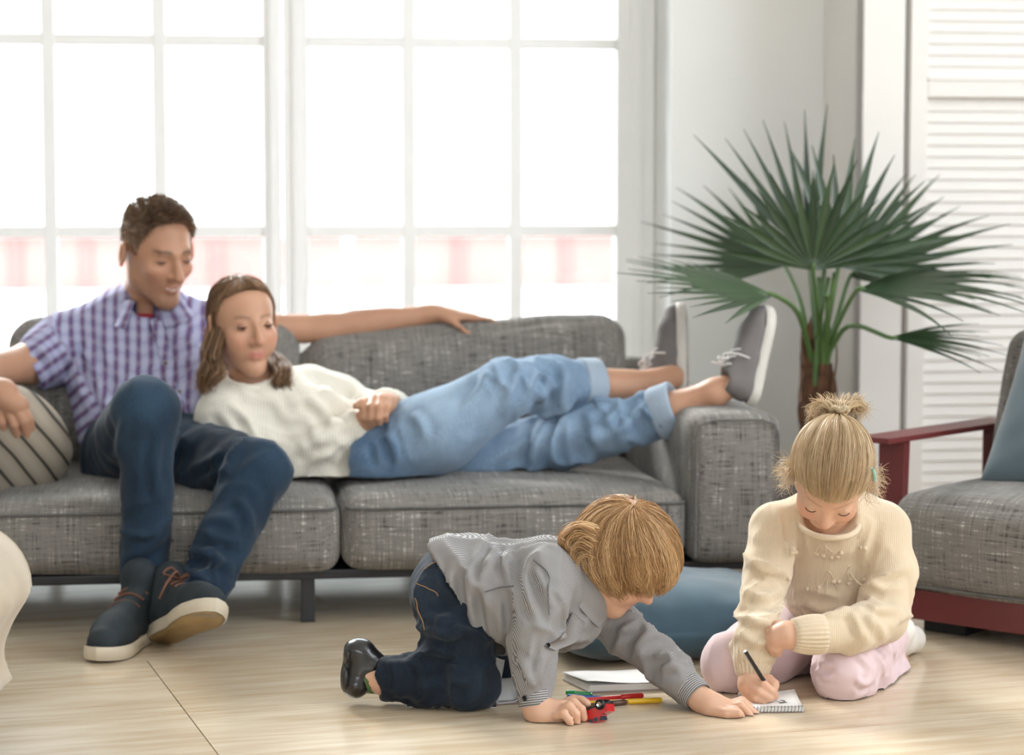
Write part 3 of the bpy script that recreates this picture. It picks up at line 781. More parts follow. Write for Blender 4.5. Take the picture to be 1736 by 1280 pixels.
bk = xf(rbox(CWD - 0.03, 0.14, 0.36, 0.05, 16, (0.008, 0.02, 0.01), 6, 0.006, 5), cM(CWD/2 + 0.0, 0.465, 0.435) @ Matrix.Rotation(math.radians(-14), 4, 'X'))
bo = obj('back_cushion', bk, M_tw2, chair)
obj('back_frame', xf(box((-CWD/2, -0.012, -0.2), (CWD/2, 0.012, 0.16), 0.003), cM(CWD/2, 0.565, 0.36) @ Matrix.Rotation(math.radians(-14), 4, 'X')), M_red, chair, False)
tp = pillow(0.40, 0.40, 0.14, 28, 0.007, 12)
tm = cM(0.305, 0.30, 0.475) @ Matrix.Rotation(math.radians(4), 4, 'Y') @ Matrix.Rotation(math.radians(66), 4, 'X')
o = obj('chair_pillow', tp, M_teal2, label='blue-grey velvet pillow leaning on the armchair back', cat='pillow')
o.matrix_world = tm @ Matrix.Translation(o.location)

# ------------------------------------------------------------------ ottoman with a beige blanket at the left edge
M_navy = plain('navy_cloth', (0.010, 0.012, 0.035), 0.9, 0.15, 20, sheen=0.2)
M_beige = plain('beige_wool', (0.44, 0.36, 0.265), 0.95, 0.1, 14, sheen=0.3, bs=0.3, bscale=220)
ox, oy = P(-318, 1200, 3.50)[:2]
obj('ottoman', xf(rbox(0.50, 0.42, 0.335, 0.09, 14, (0.02, 0.02, 0.01), 2, 0.006, 6), rotM((ox, oy, 0.172), 0.0)), M_navy, label='navy cloth ottoman beneath the beige blanket', cat='ottoman')
nu, nv = 34, 30
G = np.zeros((nu, nv, 3))
for i in range(nu):
    s = i / (nu-1)
    for j in range(nv):
        t = j / (nv-1); y = oy - 0.20 + 0.46*t
        top = 0.355; d = s * 0.62                     # arc length from the middle of the ottoman to the right and down
        wob = 0.010*math.sin(9*t + 2*s) + 0.004*math.sin(21*t + 3)
        if d < 0.19: x, z = ox - 0.02 + d, top + 0.010*math.sin(12*t)
        elif d < 0.36:
            a = (d - 0.19)/0.17*math.pi/2; x, z = ox + 0.17 + 0.108*math.sin(a), top - 0.108*(1 - math.cos(a))
        else: x, z = ox + 0.278 - 0.05*math.sin((d-0.36)/0.26*2.4) + wob*(d - 0.36)*1.5, top - 0.108 - (d - 0.36)*0.52
        if d > 0.22: x += (wob + 0.010) * min(1, (d-0.22)*4)
        G[i, j] = (x + 0.012, y, z + 0.015*math.sin(6*t)*max(0, s - 0.6))
obj('throw_blanket', sheet(G, 0.012), M_beige, label='folded beige wool blanket draped over the navy ottoman', cat='blanket')

# ------------------------------------------------------------------ fan palm behind the sofa arm
M_leaf = None
def leafmat(name, a, b, c):
    m, nt, p = new_mat(name)
    oi = N_(nt, 'ShaderNodeObjectInfo'); n = noise_tex(nt, coords(nt), 12, 2)
    f = mathn(nt, 'ADD', mathn(nt, 'MULTIPLY', oi.outputs['Random'], 0.5), mathn(nt, 'MULTIPLY', n, 0.5))
    nt.links.new(ramp(nt, f, [(0.2, a), (0.55, b), (0.9, c)]), p.inputs['Base Color']); p.inputs['Roughness'].default_value = 0.38
    return m
M_leaf = leafmat('palm_leaf', (0.014, 0.034, 0.013), (0.028, 0.058, 0.022), (0.058, 0.100, 0.044))
M_pet = leafmat('palm_stalk', (0.05, 0.115, 0.03), (0.075, 0.15, 0.04), (0.11, 0.20, 0.06))
M_bark = plain('palm_fibre', (0.115, 0.055, 0.028), 0.95, 0.4, 30, bs=0.8, bscale=90)
M_pot = plain('terracotta_pot', (0.20, 0.19, 0.18), 0.7, 0.06, 5); M_soil = plain('potting_soil', (0.03, 0.02, 0.013), 0.95, 0.3, 40)
PY = 5.24; tb = P(1388, 602, PY); px_, pz_ = tb[0], tb[2]
palm = empty('potted_palm', (px_, PY, 0), label='fan palm with green split leaves beside the sofa arm', cat='plant')
obj('pot', lathe([(0.095, 0.0), (0.10, 0.004), (0.135, 0.20), (0.138, 0.215), (0.125, 0.215), (0.122, 0.19)], 28, rotM((px_, PY, 0))), M_pot, palm)
obj('soil', lathe([(0.0005, 0.186), (0.121, 0.186), (0.121, 0.192), (0.0005, 0.197)], 20, rotM((px_, PY, 0))), M_soil, palm)
zz = np.linspace(0.18, pz_ - 0.02, 14); tr = 0.050 - 0.012*(zz - 0.18)/(pz_ - 0.2)
obj('trunk', tube(np.stack([px_ + 0.006*np.sin(zz*9), np.full(14, PY), zz], 1), tr, 14), M_bark, palm)
for k in range(30):
    t = random.random(); z = 0.24 + (pz_ - 0.27)*t; an = k*2.4; r = 0.046 - 0.010*t; L = 0.075 + 0.06*t
    d = np.array((math.cos(an), math.sin(an), 0)); sd = np.array((-d[1], d[0], 0)); b0 = np.array((px_, PY, z)) + d*r*0.85
    G = np.array([[b0 + np.array((0, 0, L*s)) + d*(0.010*math.sin(s*2.6)) + sd*w*0.020*(1 - s**1.5) for w in (-1, 0, 1)] for s in np.linspace(0, 1, 5)])
    obj('leaf_scale', sheet(G, 0.003), M_bark, palm)
def fan(hub, axis, side, spread, n, L, droop=0.10, cup=0.10, split=0.5, start=None, wid=1.0, asym=(1, 1), fold=0.35):
    hub = V3(hub); A = nrm(axis); S = V3(side); S = nrm(S - A*(S @ A)); Nn = np.cross(A, S)
    st = V3(start) if start is not None else np.array((px_ + random.uniform(-.015, .015), PY + random.uniform(-.015, .015), pz_ - 0.06))
    mid = (st + hub)/2 + np.array((0, 0, 0.30*np.linalg.norm((hub - st)[:2]) ))
    pet = obj('leaf_stalk', tube(catmull([st, st*0.5 + mid*0.5 + np.array((0, 0, 0.02)), mid, hub, hub + A*0.02], 16), np.linspace(0.0075, 0.0042, 16), 7), M_pet, palm)
    pet['label'] = 'slender green leaf stalk'
    dth = 2*spread/max(n-1, 1)
    for i in range(n):
        th = -spread + dth*i; c = math.cos(th*0.55); d = nrm(A*math.cos(th) + S*math.sin(th) + Nn*cup*(1 - c))
        s_ = np.cross(Nn, d); l = L*(0.72 + 0.28*c)*random.uniform(0.84, 1.08)*(asym[0] if th < 0 else asym[1])
        hw = math.tan(dth/2)*wid; rows_ = []
        ts = np.array((0.02, 0.15, 0.3, 0.45, 0.58, 0.7, 0.82, 0.92, 1.0))
        dr = droop*random.uniform(0.6, 1.5)
        for t in ts:
            w = l*t*hw if t < split else l*split*hw*max(0.03, 1 - ((t - split)/(1 - split))**0.85)
            w = max(w, 0.0006)
            p = hub + d*l*t + np.array((0, 0, -1))*dr*l*t**3
            up = Nn*fold*w*(1 if i % 2 == 0 else 1)
            rows_.append([p + s_*w, p - up, p - s_*w])
        obj('leaf_blade', sheet(np.array(rows_), 0.0009), M_leaf, pet)
Xv = (1, 0, 0); Zv = np.array((0, 0, 1.0)); Yv = np.array((0, 1.0, 0))
def D2(dx, dy, dep=0.0): return np.array((dx, dep, -dy), float)
# hub pixel, depth -> axis in the picture (right, down) plus depth, side direction, spread ...
fan(P(1378, 458, 5.10), D2(0.05, -1, -0.25), D2(1, 0.05, 0.1), 1.38, 16, 0.262, 0.05, 0.15, 0.50)
fan(P(1422, 452, 5.24), D2(0.62, -0.75, 0.12), D2(0.8, 0.6, 0), 1.05, 14, 0.335, 0.05, 0.1, 0.50)
fan(P(1312, 500, 5.05), D2(-1, -0.16, -0.15), D2(0.03, -0.20, 0.95), 1.0, 14, 0.35, 0.03, 0.05, 0.52, asym=(1, 1))
fan(P(1330, 452, 5.42), D2(-0.9, -0.36, 0.35), D2(0.25, -0.5, 0.6), 0.85, 12, 0.38, 0.03, 0.1, 0.45)
fan(P(1452, 492, 5.12), D2(1, -0.14, -0.15), D2(0.0, 0.16, -0.95), 1.0, 16, 0.42, 0.12, 0.05, 0.48)
fan(P(1440, 470, 5.30), D2(0.9, -0.34, 0.1), D2(0.2, 0.5, -0.6), 0.75, 11, 0.40, 0.05, 0.1, 0.46)
fan(P(1506, 572, 5.02), D2(1, 0.02, -0.1), D2(0, 0.30, -0.92), 0.6, 11, 0.245, 0.07, 0.05, 0.5, fold=0.2)
fan(P(1372, 440, 5.34), D2(-0.32, -1, 0.1), D2(1, -0.3, 0), 0.42, 7, 0.40, 0.03, 0.1, 0.42)
for q, (hx, hy, dd) in enumerate(((1405, 470, 5.2), (1398, 452, 5.28), (1415, 462, 5.16), (1388, 470, 5.3), (1402, 500, 5.14))):
    st = np.array((px_ - 0.012 + 0.006*q, PY - 0.03 + 0.01*q, pz_ - 0.07)); h = P(hx, hy, dd)
    obj('leaf_stalk', tube(catmull([st, (st + h)/2 + np.array((0.004*q - 0.01, 0, 0)), h], 12), np.linspace(0.010, 0.005, 12), 7), M_pet, palm)
# ------------------------------------------------------------------ people: shared builders
class HF:
    """head frame: x to the person's right, y out of the face, z to the crown"""
    def __init__(s, c, fwd, up, sc):
        f = nrm(fwd); u = V3(up); u = nrm(u - f*(u @ f)); s.c = V3(c); s.R = np.stack([np.cross(f, u), f, u], 1); s.s = sc
    def T(s, x, y, z): return s.c + s.R @ (np.array((x, y, z), float)*s.s)
    def TA(s, p): return s.c + (np.asarray(p)*s.s) @ s.R.T
    def inv(s, p): return ((np.asarray(p) - s.c) @ s.R)/s.s
    def M(s): return frameM(s.c, s.R[:, 0], s.R[:, 1], s.R[:, 2])
def head_sdf(S, H, neck, nr=0.055, child=False, fem=False, smile=0.0, ears=True, ex=0.0):
    s = H.s; R = H.R; T = H.T
    def E(p, r, k, op='u', Rl=None): S.ell(T(*p), np.array(r)*s, R if Rl is None else R @ np.array(Rl)[:3, :3], k*s, op)
    def C(a, b, ra, rb, k, op='u'): S.cone(T(*a), T(*b), ra*s, rb*s, k*s, op)
    E((0, -0.015, 0.032), (0.076, 0.096, 0.084), 0.01)
    if child:
        E((0, 0.028, -0.030), (0.060, 0.062, 0.066), 0.03)
        E((0, 0.066, -0.088), (0.018, 0.015, 0.015), 0.03)
        for x in (-1, 1):
            C((x*0.046, 0.0, -0.058), (x*0.010, 0.056, -0.088), 0.022, 0.018, 0.02); E((x*0.036, 0.056, -0.040), (0.024, 0.024, 0.024), 0.02)
        C((0, 0.080, 0.008), (0, 0.100, -0.026), 0.007, 0.0105, 0.012); zn = -0.030; ym = 0.079; zl = -0.058
    else:
        w = 0.92 if fem else 1.0
        E((0, 0.028, -0.034), ((0.061 if fem else 0.057)*w, 0.062, 0.070 if fem else 0.072), 0.03)
        E((0, 0.072, -0.100), (0.020*w, 0.016, 0.017), 0.028)
        for x in (-1, 1):
            C((x*0.046*w, 0.0, -0.058), (x*0.011, 0.062, -0.100), 0.020*w, 0.016, 0.02); E((x*0.040, 0.060, -0.022), (0.022, 0.020, 0.018), 0.02)
        C((0, 0.084, 0.014), (0, 0.108 if fem else 0.112, -0.030), 0.007, 0.0105 if fem else 0.0125, 0.012); zn = -0.034; ym = 0.086; zl = -0.066
        if not fem: C((-0.034, 0.078, 0.022), (0.034, 0.078, 0.022), 0.010, 0.010, 0.02)
        else:
            for x in (-1, 1): E((x*0.036, 0.056, -0.045), (0.022, 0.022, 0.026), 0.02)
    for x in (-1, 1):
        E((x*0.011, 0.094 if not child else 0.090, zn), (0.0075, 0.009, 0.007), 0.008)
        E((x*0.032, 0.100, 0.004), (0.021, 0.019, 0.0145), 0.014, 's')
        E((x*0.032, 0.0695, 0.003), (0.0150, 0.0135, 0.0125), 0.008)
        if ears:
            a = Matrix.Rotation(x*math.radians(-24), 3, 'Z')
            E((x*(0.081 + ex), -0.012, -0.004), (0.0065 + ex*0.3, 0.020 + ex*0.4, 0.032), 0.008, 'u', a)
            E((x*(0.088 + ex), -0.006, 0.001), (0.004, 0.011, 0.018), 0.004, 's', a)
    # lips
    for k in range(3):
        x0, x1 = -0.022 + 0.0147*k, -0.022 + 0.0147*(k+1)
        cz = lambda x: zl + smile*abs(x/0.022)**1.5*0.008; cy = lambda x: ym - abs(x/0.022)**2*0.009
        C((x0, cy(x0), cz(x0) + 0.0042), (x1, cy(x1), cz(x1) + 0.0042), 0.0052, 0.0052, 0.006)
        C((x0*0.85, cy(x0) - 0.001, cz(x0) - 0.0055), (x1*0.85, cy(x1) - 0.001, cz(x1) - 0.0055), 0.0058, 0.0058, 0.006)
        C((x0, cy(x0) + 0.0075, cz(x0)), (x1, cy(x1) + 0.0075, cz(x1)), 0.0022, 0.0022, 0.003, 's')
    H.zl, H.ym, H.smile = zl, ym, smile
    S.cone(T(0, -0.022, -0.045), neck, nr*s*0.98, nr*s, 0.03*s)
def head_tint(v, H, brow=0.6, lips=0.7, blush=0.6, stubble=0.0, bt=0.0032):
    q = H.inv(v); x, y, z = q[:, 0], q[:, 1], q[:, 2]; fr = np.clip((y - 0.045)/0.02, 0, 1)*(np.abs(x) < 0.07)*(z > -0.16)*(y < 0.16)
    ax = np.abs(x)
    lip = np.clip(1.3*np.exp(-(ax/0.021)**4 - ((z - H.zl - H.smile*(ax/0.022)**1.5*0.008)/0.0085)**2), 0, 1)*lips*fr
    bl = (np.exp(-((ax - 0.040)/0.022)**2 - ((z + 0.028)/0.022)**2) + 0.7*np.exp(-(x/0.014)**2 - ((z + 0.03)/0.014)**2))*blush*fr
    zb = 0.024 + 0.004*np.sin(np.clip((ax - 0.012)/0.04, 0, 1)*math.pi)
    br = np.exp(-((z - zb)/bt)**2)*np.clip((ax - 0.010)/0.005, 0, 1)*np.clip((0.052 - ax)/0.008, 0, 1)*brow*fr
    st = stubble*np.exp(-((z + 0.095)/0.03)**2)*np.clip((y + 0.02)/0.04, 0, 1)*(np.abs(x) < 0.08)*(z > -0.15)
    return np.stack([lip, np.clip(bl, 0, 1), np.clip(br + st, 0, 1), np.ones_like(x)], 1)
def eyes(H, parent, skin_m, up=-2, lo=-24, iris=(0.10, 0.055, 0.03), lid_shade=1.0):
    """eyeball, upper and lower lid, lash line for both eyes; angles in degrees from straight ahead"""
    sk = skin_m.copy(); sk.name = 'shaded_eyelid_skin'  # skin copy for the lids, eye-socket shade darkened into its colour
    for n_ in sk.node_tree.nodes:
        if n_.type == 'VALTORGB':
            for e_ in n_.color_ramp.elements: e_.color = (e_.color[0]*(1 - 0.28*lid_shade), e_.color[1]*(1 - 0.38*lid_shade), e_.color[2]*(1 - 0.42*lid_shade), 1)
    me = plain('eye_white', (0.50, 0.47, 0.44), 0.2, 0.02); mi = plain('iris', iris, 0.15, 0.2, 300); ml = plain('eyelash', (0.03, 0.02, 0.015), 0.6, 0.1)
    for sx in (-1, 1):
        c = np.array((sx*0.032, 0.0705, 0.003)); r = 0.0128
        def sph(rr, a0, a1, n=9, m=12, wid=75):
            g = []
            for i in range(n):
                el = math.radians(a0 + (a1 - a0)*i/(n-1))
                row = []
                for j in range(m):
                    la = math.radians(-wid + 2*wid*j/(m-1))
                    row.append(c + rr*np.array((math.sin(la), math.cos(la)*math.cos(el), math.cos(la)*math.sin(el))))
                g.append(row)
            return np.array(g)
        ev, ef = uvs((0, 0, 0), r, 14, 10)
        eb = obj('eye', (H.TA(ev + c), ef), me, parent)
        gz = math.radians((up + lo)/2 - 4); d = np.array((0, math.cos(gz), math.sin(gz)))
        iv = []; 
        for rr in (0.0, 0.0068):
            for j in range(12):
                t = j*math.pi/6; o_ = np.array((math.cos(t)*rr, -math.sin(t)*rr*d[2], math.sin(t)*rr*d[1])); iv.append(c + nrm(d*r + o_)*(r + 0.0004))
        obj('iris', (H.TA(np.array(iv)), [(a, b, c_, d_) for a, b, c_, d_ in grid_faces(2, 12, False, True)]), mi, eb)
        for nm, a0, a1 in (('upper_lid', 105, up), ('lower_lid', -100, lo)):
            g = sph(r + 0.0009, a0, a1); G = H.TA(g.reshape(-1, 3)).reshape(g.shape)
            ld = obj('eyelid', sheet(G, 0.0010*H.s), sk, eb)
        g = sph(r + 0.0017, up - 2, up, 2, 12, 62)[0]; obj('eyelashes', tube(H.TA(g), 0.0015*H.s, 6), ml, eb)
def hand_sdf(S, wrist, fwd, palm, right, s, curls, spread=6, thumb=((0.35, 0.2), 25, 30), k=0.004, wr=0.026):
    """palm box plus four curled fingers and a thumb; palm = direction the palm faces"""
    f = nrm(fwd); n = V3(palm); n = nrm(n - f*(n @ f)); t = np.cross(f, n)*(1 if right else -1); w = V3(wrist)
    A = lambda a, b, c: w + (t*a + f*b + n*c)*s
    lat = (0.028, 0.0095, -0.0095, -0.027); base = (0.090, 0.094, 0.089, 0.080); ln = (0.072, 0.080, 0.074, 0.058); rad = (0.0088, 0.0092, 0.0088, 0.0078)
    for i in range(4):
        S.cone(A(lat[i]*0.55, 0.012, 0), A(lat[i], base[i], 0), 0.0150*s, 0.0115*s, 0.012*s, flat=0.95, up=n)
    S.cone(A(0, -0.02, 0), A(0, 0.03, 0), wr*s, 0.024*s, 0.012*s, flat=0.72, up=n)
    S.cone(A(0.020, 0.03, 0.006), A(-0.018, 0.035, 0.006), 0.014*s, 0.013*s, 0.012*s)
    for i in range(4):
        sp = math.radians(spread*(1.5 - i)); d0 = f*math.cos(sp) + t*math.sin(sp); p = A(lat[i], base[i], 0); an = 0
        c = curls[i] if isinstance(curls[0], (tuple, list)) else curls
        for j, fr in enumerate((0.45, 0.31, 0.24)):
            an += math.radians(c[j]); d = d0*math.cos(an) + n*math.sin(an); q = p + d*ln[i]*fr*s
            S.cone(p, q, rad[i]*s*(1 - 0.09*j), rad[i]*s*(1 - 0.09*(j+1)), k*s if j else 0.007*s); p = q
    (ta, tn), c1, c2 = thumb
    p = A(0.026, 0.022, 0.006); d = nrm(f*0.75 + t*ta*2 + n*tn*2); q = p + d*0.042*s; S.cone(p, q, 0.0135*s, 0.0105*s, 0.010*s)
    inn = nrm(-t*0.7 + n*0.5 + f*0.2)
    for L, cc in ((0.030, c1), (0.024, c2)):
        a = math.radians(cc); d = nrm(d*math.cos(a) + inn*math.sin(a)); p = q; q = p + d*L*s; S.cone(p, q, 0.0100*s, 0.0085*s, 0.003*s)
def bowl_shell(H, cen, rad, pole, zlim, low=0.35, twist=0.0):
    """surface of combed hair: great circles leave the pole; returns fn(theta, phi, off)->local points and theta limits"""
    cen = np.array(cen); rad = np.array(rad); p = nrm(pole); a = nrm(np.cross(p, (0.3, 1, 0.1))); b = np.cross(p, a)
    def fn(th, ph, off=0.0):
        th = np.asarray(th, float); ph = np.asarray(ph, float) + twist*th
        d = np.cos(th)[..., None]*p + np.sin(th)[..., None]*(np.cos(ph)[..., None]*a + np.sin(ph)[..., None]*b)
        rho = np.sqrt(d[..., 0]**2 + d[..., 1]**2) + 1e-9; rp = np.where(d[..., 2] < 0, rho**low, rho)
        q = np.stack([d[..., 0]/rho*rp, d[..., 1]/rho*rp, d[..., 2]], -1)
        return cen + q*(rad + np.asarray(off)[..., None] if np.ndim(off) else rad + off)
    PH = np.linspace(0, 2*math.pi, 97); TH = np.linspace(0.02, 3.0, 120); lim = []
    for ph in PH:
        q = fn(TH, np.full_like(TH, ph)); bad = q[:, 2] < zlim(q[:, 0], q[:, 1]); i = np.argmax(bad) if bad.any() else len(TH)-1
        lim.append(TH[max(i, 1)])
    lim = np.array(lim); lim = (lim + np.roll(lim, 1) + np.roll(lim, -1))/3; lim[-1] = lim[0]
    return fn, lambda ph: np.interp(np.mod(ph, 2*math.pi), PH, lim)
def hair_cap(H, fn, lim, off=-0.004, nu=72, nv=26, amp=0.003, seed=0):
    ph = np.linspace(0, 2*math.pi, nu, endpoint=False); L = lim(ph)
    G = np.stack([fn(np.linspace(0.0, 1.0, nv)*l*0.985, np.full(nv, p), off + amp*np.sin(p*17 + 3*np.sin(p*5 + seed))) for p, l in zip(ph, L)])
    v = G.reshape(-1, 3); inn = v + (np.array((0, -0.01, 0.02)) - v)*0.10
    f = grid_faces(nu, nv, True, False); n = len(v)
    F_ = f + [tuple(i + n for i in q[::-1]) for q in f] + [(i*nv + nv-1, i*nv + nv-1 + n, ((i+1) % nu)*nv + nv-1 + n, ((i+1) % nu)*nv + nv-1) for i in range(nu)]
    return H.TA(np.vstack([v, inn])), F_
def strands(paths, r0, r1, tone=None):
    """many tapered hairs as one mesh; paths (N, S, 3) in world space"""
    P_ = np.asarray(paths, float); N, S = P_.shape[:2]
    T = np.gradient(P_, axis=1); T /= np.maximum(np.linalg.norm(T, axis=2, keepdims=True), 1e-9)
    ref = RNG.normal(size=(N, 1, 3)); U = np.cross(T, ref); U /= np.maximum(np.linalg.norm(U, axis=2, keepdims=True), 1e-9); B = np.cross(T, U)
    rr = (r0 + (r1 - r0)*np.linspace(0, 1, S)**1.5)[None, :, None]*RNG.uniform(0.7, 1.3, (N, 1, 1))
    an = [0, 2.094, 4.189]
    ring = np.stack([P_ + (U*math.cos(a) + B*math.sin(a))*rr for a in an], 2)          # N,S,3,3
    v = ring.reshape(-1, 3); base = (np.arange(N)*S*3)[:, None, None] + (np.arange(S-1)*3)[None, :, None] + np.arange(3)[None, None, :]
    nx = (np.arange(3) + 1) % 3; b2 = (np.arange(N)*S*3)[:, None, None] + (np.arange(S-1)*3)[None, :, None] + nx[None, None, :]
    f = np.stack([base, b2, b2 + 3, base + 3], -1).reshape(-1, 4)
    if tone is None: tone = RNG.uniform(0, 1, N)
    return v, f, {'tone': np.repeat(tone, S*3)}
def combed(H, fn, lim, n, S=11, length=(0.5, 1.0), off=(0.0, 0.009), clump=0.10, over=0.04, lift=0.0, wav=0.0, to_pole=False, ph_range=None, curl=0.0):
    ph = RNG.uniform(*(ph_range or (0, 2*math.pi)), n); L = lim(ph)*(1 + RNG.normal(0, over, n)); t0 = np.sqrt(RNG.uniform(0.0, 0.9, n))*L*0.93
    t1 = np.minimum(t0 + RNG.uniform(*length, n), L)
    if to_pole: t1 = L*RNG.uniform(0.5, 1.0, n); t0 = np.full(n, 0.10)
    o = RNG.uniform(*off, n); u = np.linspace(0, 1, S)
    paths = []; cl = np.sin(ph*19 + 2.5*np.sin(ph*5)); jit = RNG.normal(0, 0.07, n)
    for i in range(n):
        th = t0[i] + (t1[i] - t0[i])*u
        pp = ph[i] + clump*cl[i]*th/1.5*0.5 + jit[i]*u + wav*np.sin(u*9 + ph[i]*3)
        of = o[i] + lift*u**2*(t1[i]/max(L[i], .01)) + 0.0015*np.sin(ph[i]*17) - 0.003*(1-u) - curl*u**4
        paths.append(fn(th, pp, of))
    q = np.array(paths); tone = np.clip(0.52 + 0.14*cl + 0.10*np.sin(ph*3 + 1) + RNG.normal(0, 0.16, n), 0, 1)
    return H.TA(q.reshape(-1, 3)).reshape(q.shape), tone
def person(name_label, base): return empty('person', base, label=name_label, cat='person')
def ribbed(a, b, ra, rb, n=26, amp=0.0022, m=7, flat=1.0, up=(0, 0, 1), bulge=0.12, over=0.0):
    """ribbed knit cuff between two points, closed at the ends by turning inwards"""
    a = V3(a); b = V3(b); T = nrm(b - a); U = np.cross(T, up); U = nrm(U); B = np.cross(T, U); rows = []
    for i, t in enumerate([0]+list(np.linspace(0, 1, m))+[1]):
        r = ra + (rb - ra)*t; r *= (1 + bulge*math.sin(t*math.pi))
        if i in (0, m+1): r *= 0.72
        an = np.arange(n*4)/(n*4)*2*math.pi; rr = r + (amp*np.cos(an*n) if 0 < i < m+1 else 0)
        rows.append(a + (b - a)*t + (U[None]*np.cos(an)[:, None] + B[None]*np.sin(an)[:, None]*flat)*np.reshape(rr, (-1, 1) if np.ndim(rr) else (1, 1)))
    v = np.vstack(rows); f = [(q[0], q[3], q[2], q[1]) for q in grid_faces(len(rows), n*4, False, True)]
    return v, f
def disc(c, n, r, th, parent, m, name='button'):
    n = nrm(n); return obj(name, tube([V3(c) - n*th/2, V3(c) + n*th*0.3, V3(c) + n*th/2], [r, r, r*0.8], 14), m, parent)
def frame_uv(v, o, a, b):
    """flat cloth coordinates along two unit axes"""
    q = v - V3(o); return np.stack([q @ nrm(a), q @ nrm(b), np.zeros(len(v))], 1)
# ------------------------------------------------------------------ boy on hands and knees with a toy car
def cloth_stripe(name, c1, c2, scale, w=0.5, rough=0.9, attr='cuv', soft_=0.15):
    m, nt, b = new_mat(name); wv = N_(nt, 'ShaderNodeTexWave'); wv.bands_direction = 'X'; wv.inputs['Scale'].default_value = scale; wv.inputs['Distortion'].default_value = 0.15
    nt.links.new(coords(nt, attr=attr), wv.inputs['Vector'])
    n = noise_tex(nt, coords(nt), 14, 2)
    c = ramp(nt, wv.outputs['Fac'], [(w - soft_, c1), (w + soft_, c2)])
    c = mixc(nt, mathn(nt, 'MULTIPLY', n, 0.25), c, tuple(x*0.7 for x in c2)); nt.links.new(c, b.inputs['Base Color'])
    b.inputs['Roughness'].default_value = rough; b.inputs['Specular IOR Level'].default_value = 0.2
    bump(nt, b, noise_tex(nt, coords(nt), 500, 1), 0.12, 0.001); return m
M_skin_k = skin('child_skin', (0.66, 0.40, 0.28))
M_bshirt = cloth_stripe('fine_grey_stripe', (0.15, 0.15, 0.16), (0.40, 0.38, 0.37), 140)
M_bcuff = cloth_stripe('grey_stripe_cuff', (0.07, 0.07, 0.09), (0.50, 0.48, 0.46), 80)
M_bjean = denim('dark_denim', (0.006, 0.010, 0.018), (0.028, 0.042, 0.066), 0.6)
M_hair_b = hairmat('dark_blond_hair', (0.20, 0.095, 0.036), (0.53, 0.30, 0.13), (0.86, 0.62, 0.36))
M_shoe_k = plain('black_leather', (0.010, 0.009, 0.009), 0.28, 0.2, 30, coat=0.3); M_sole_k = plain('black_sole', (0.02, 0.017, 0.015), 0.35, 0.1, 20)
M_btn = plain('dark_button', (0.012, 0.012, 0.018), 0.3, 0.1)

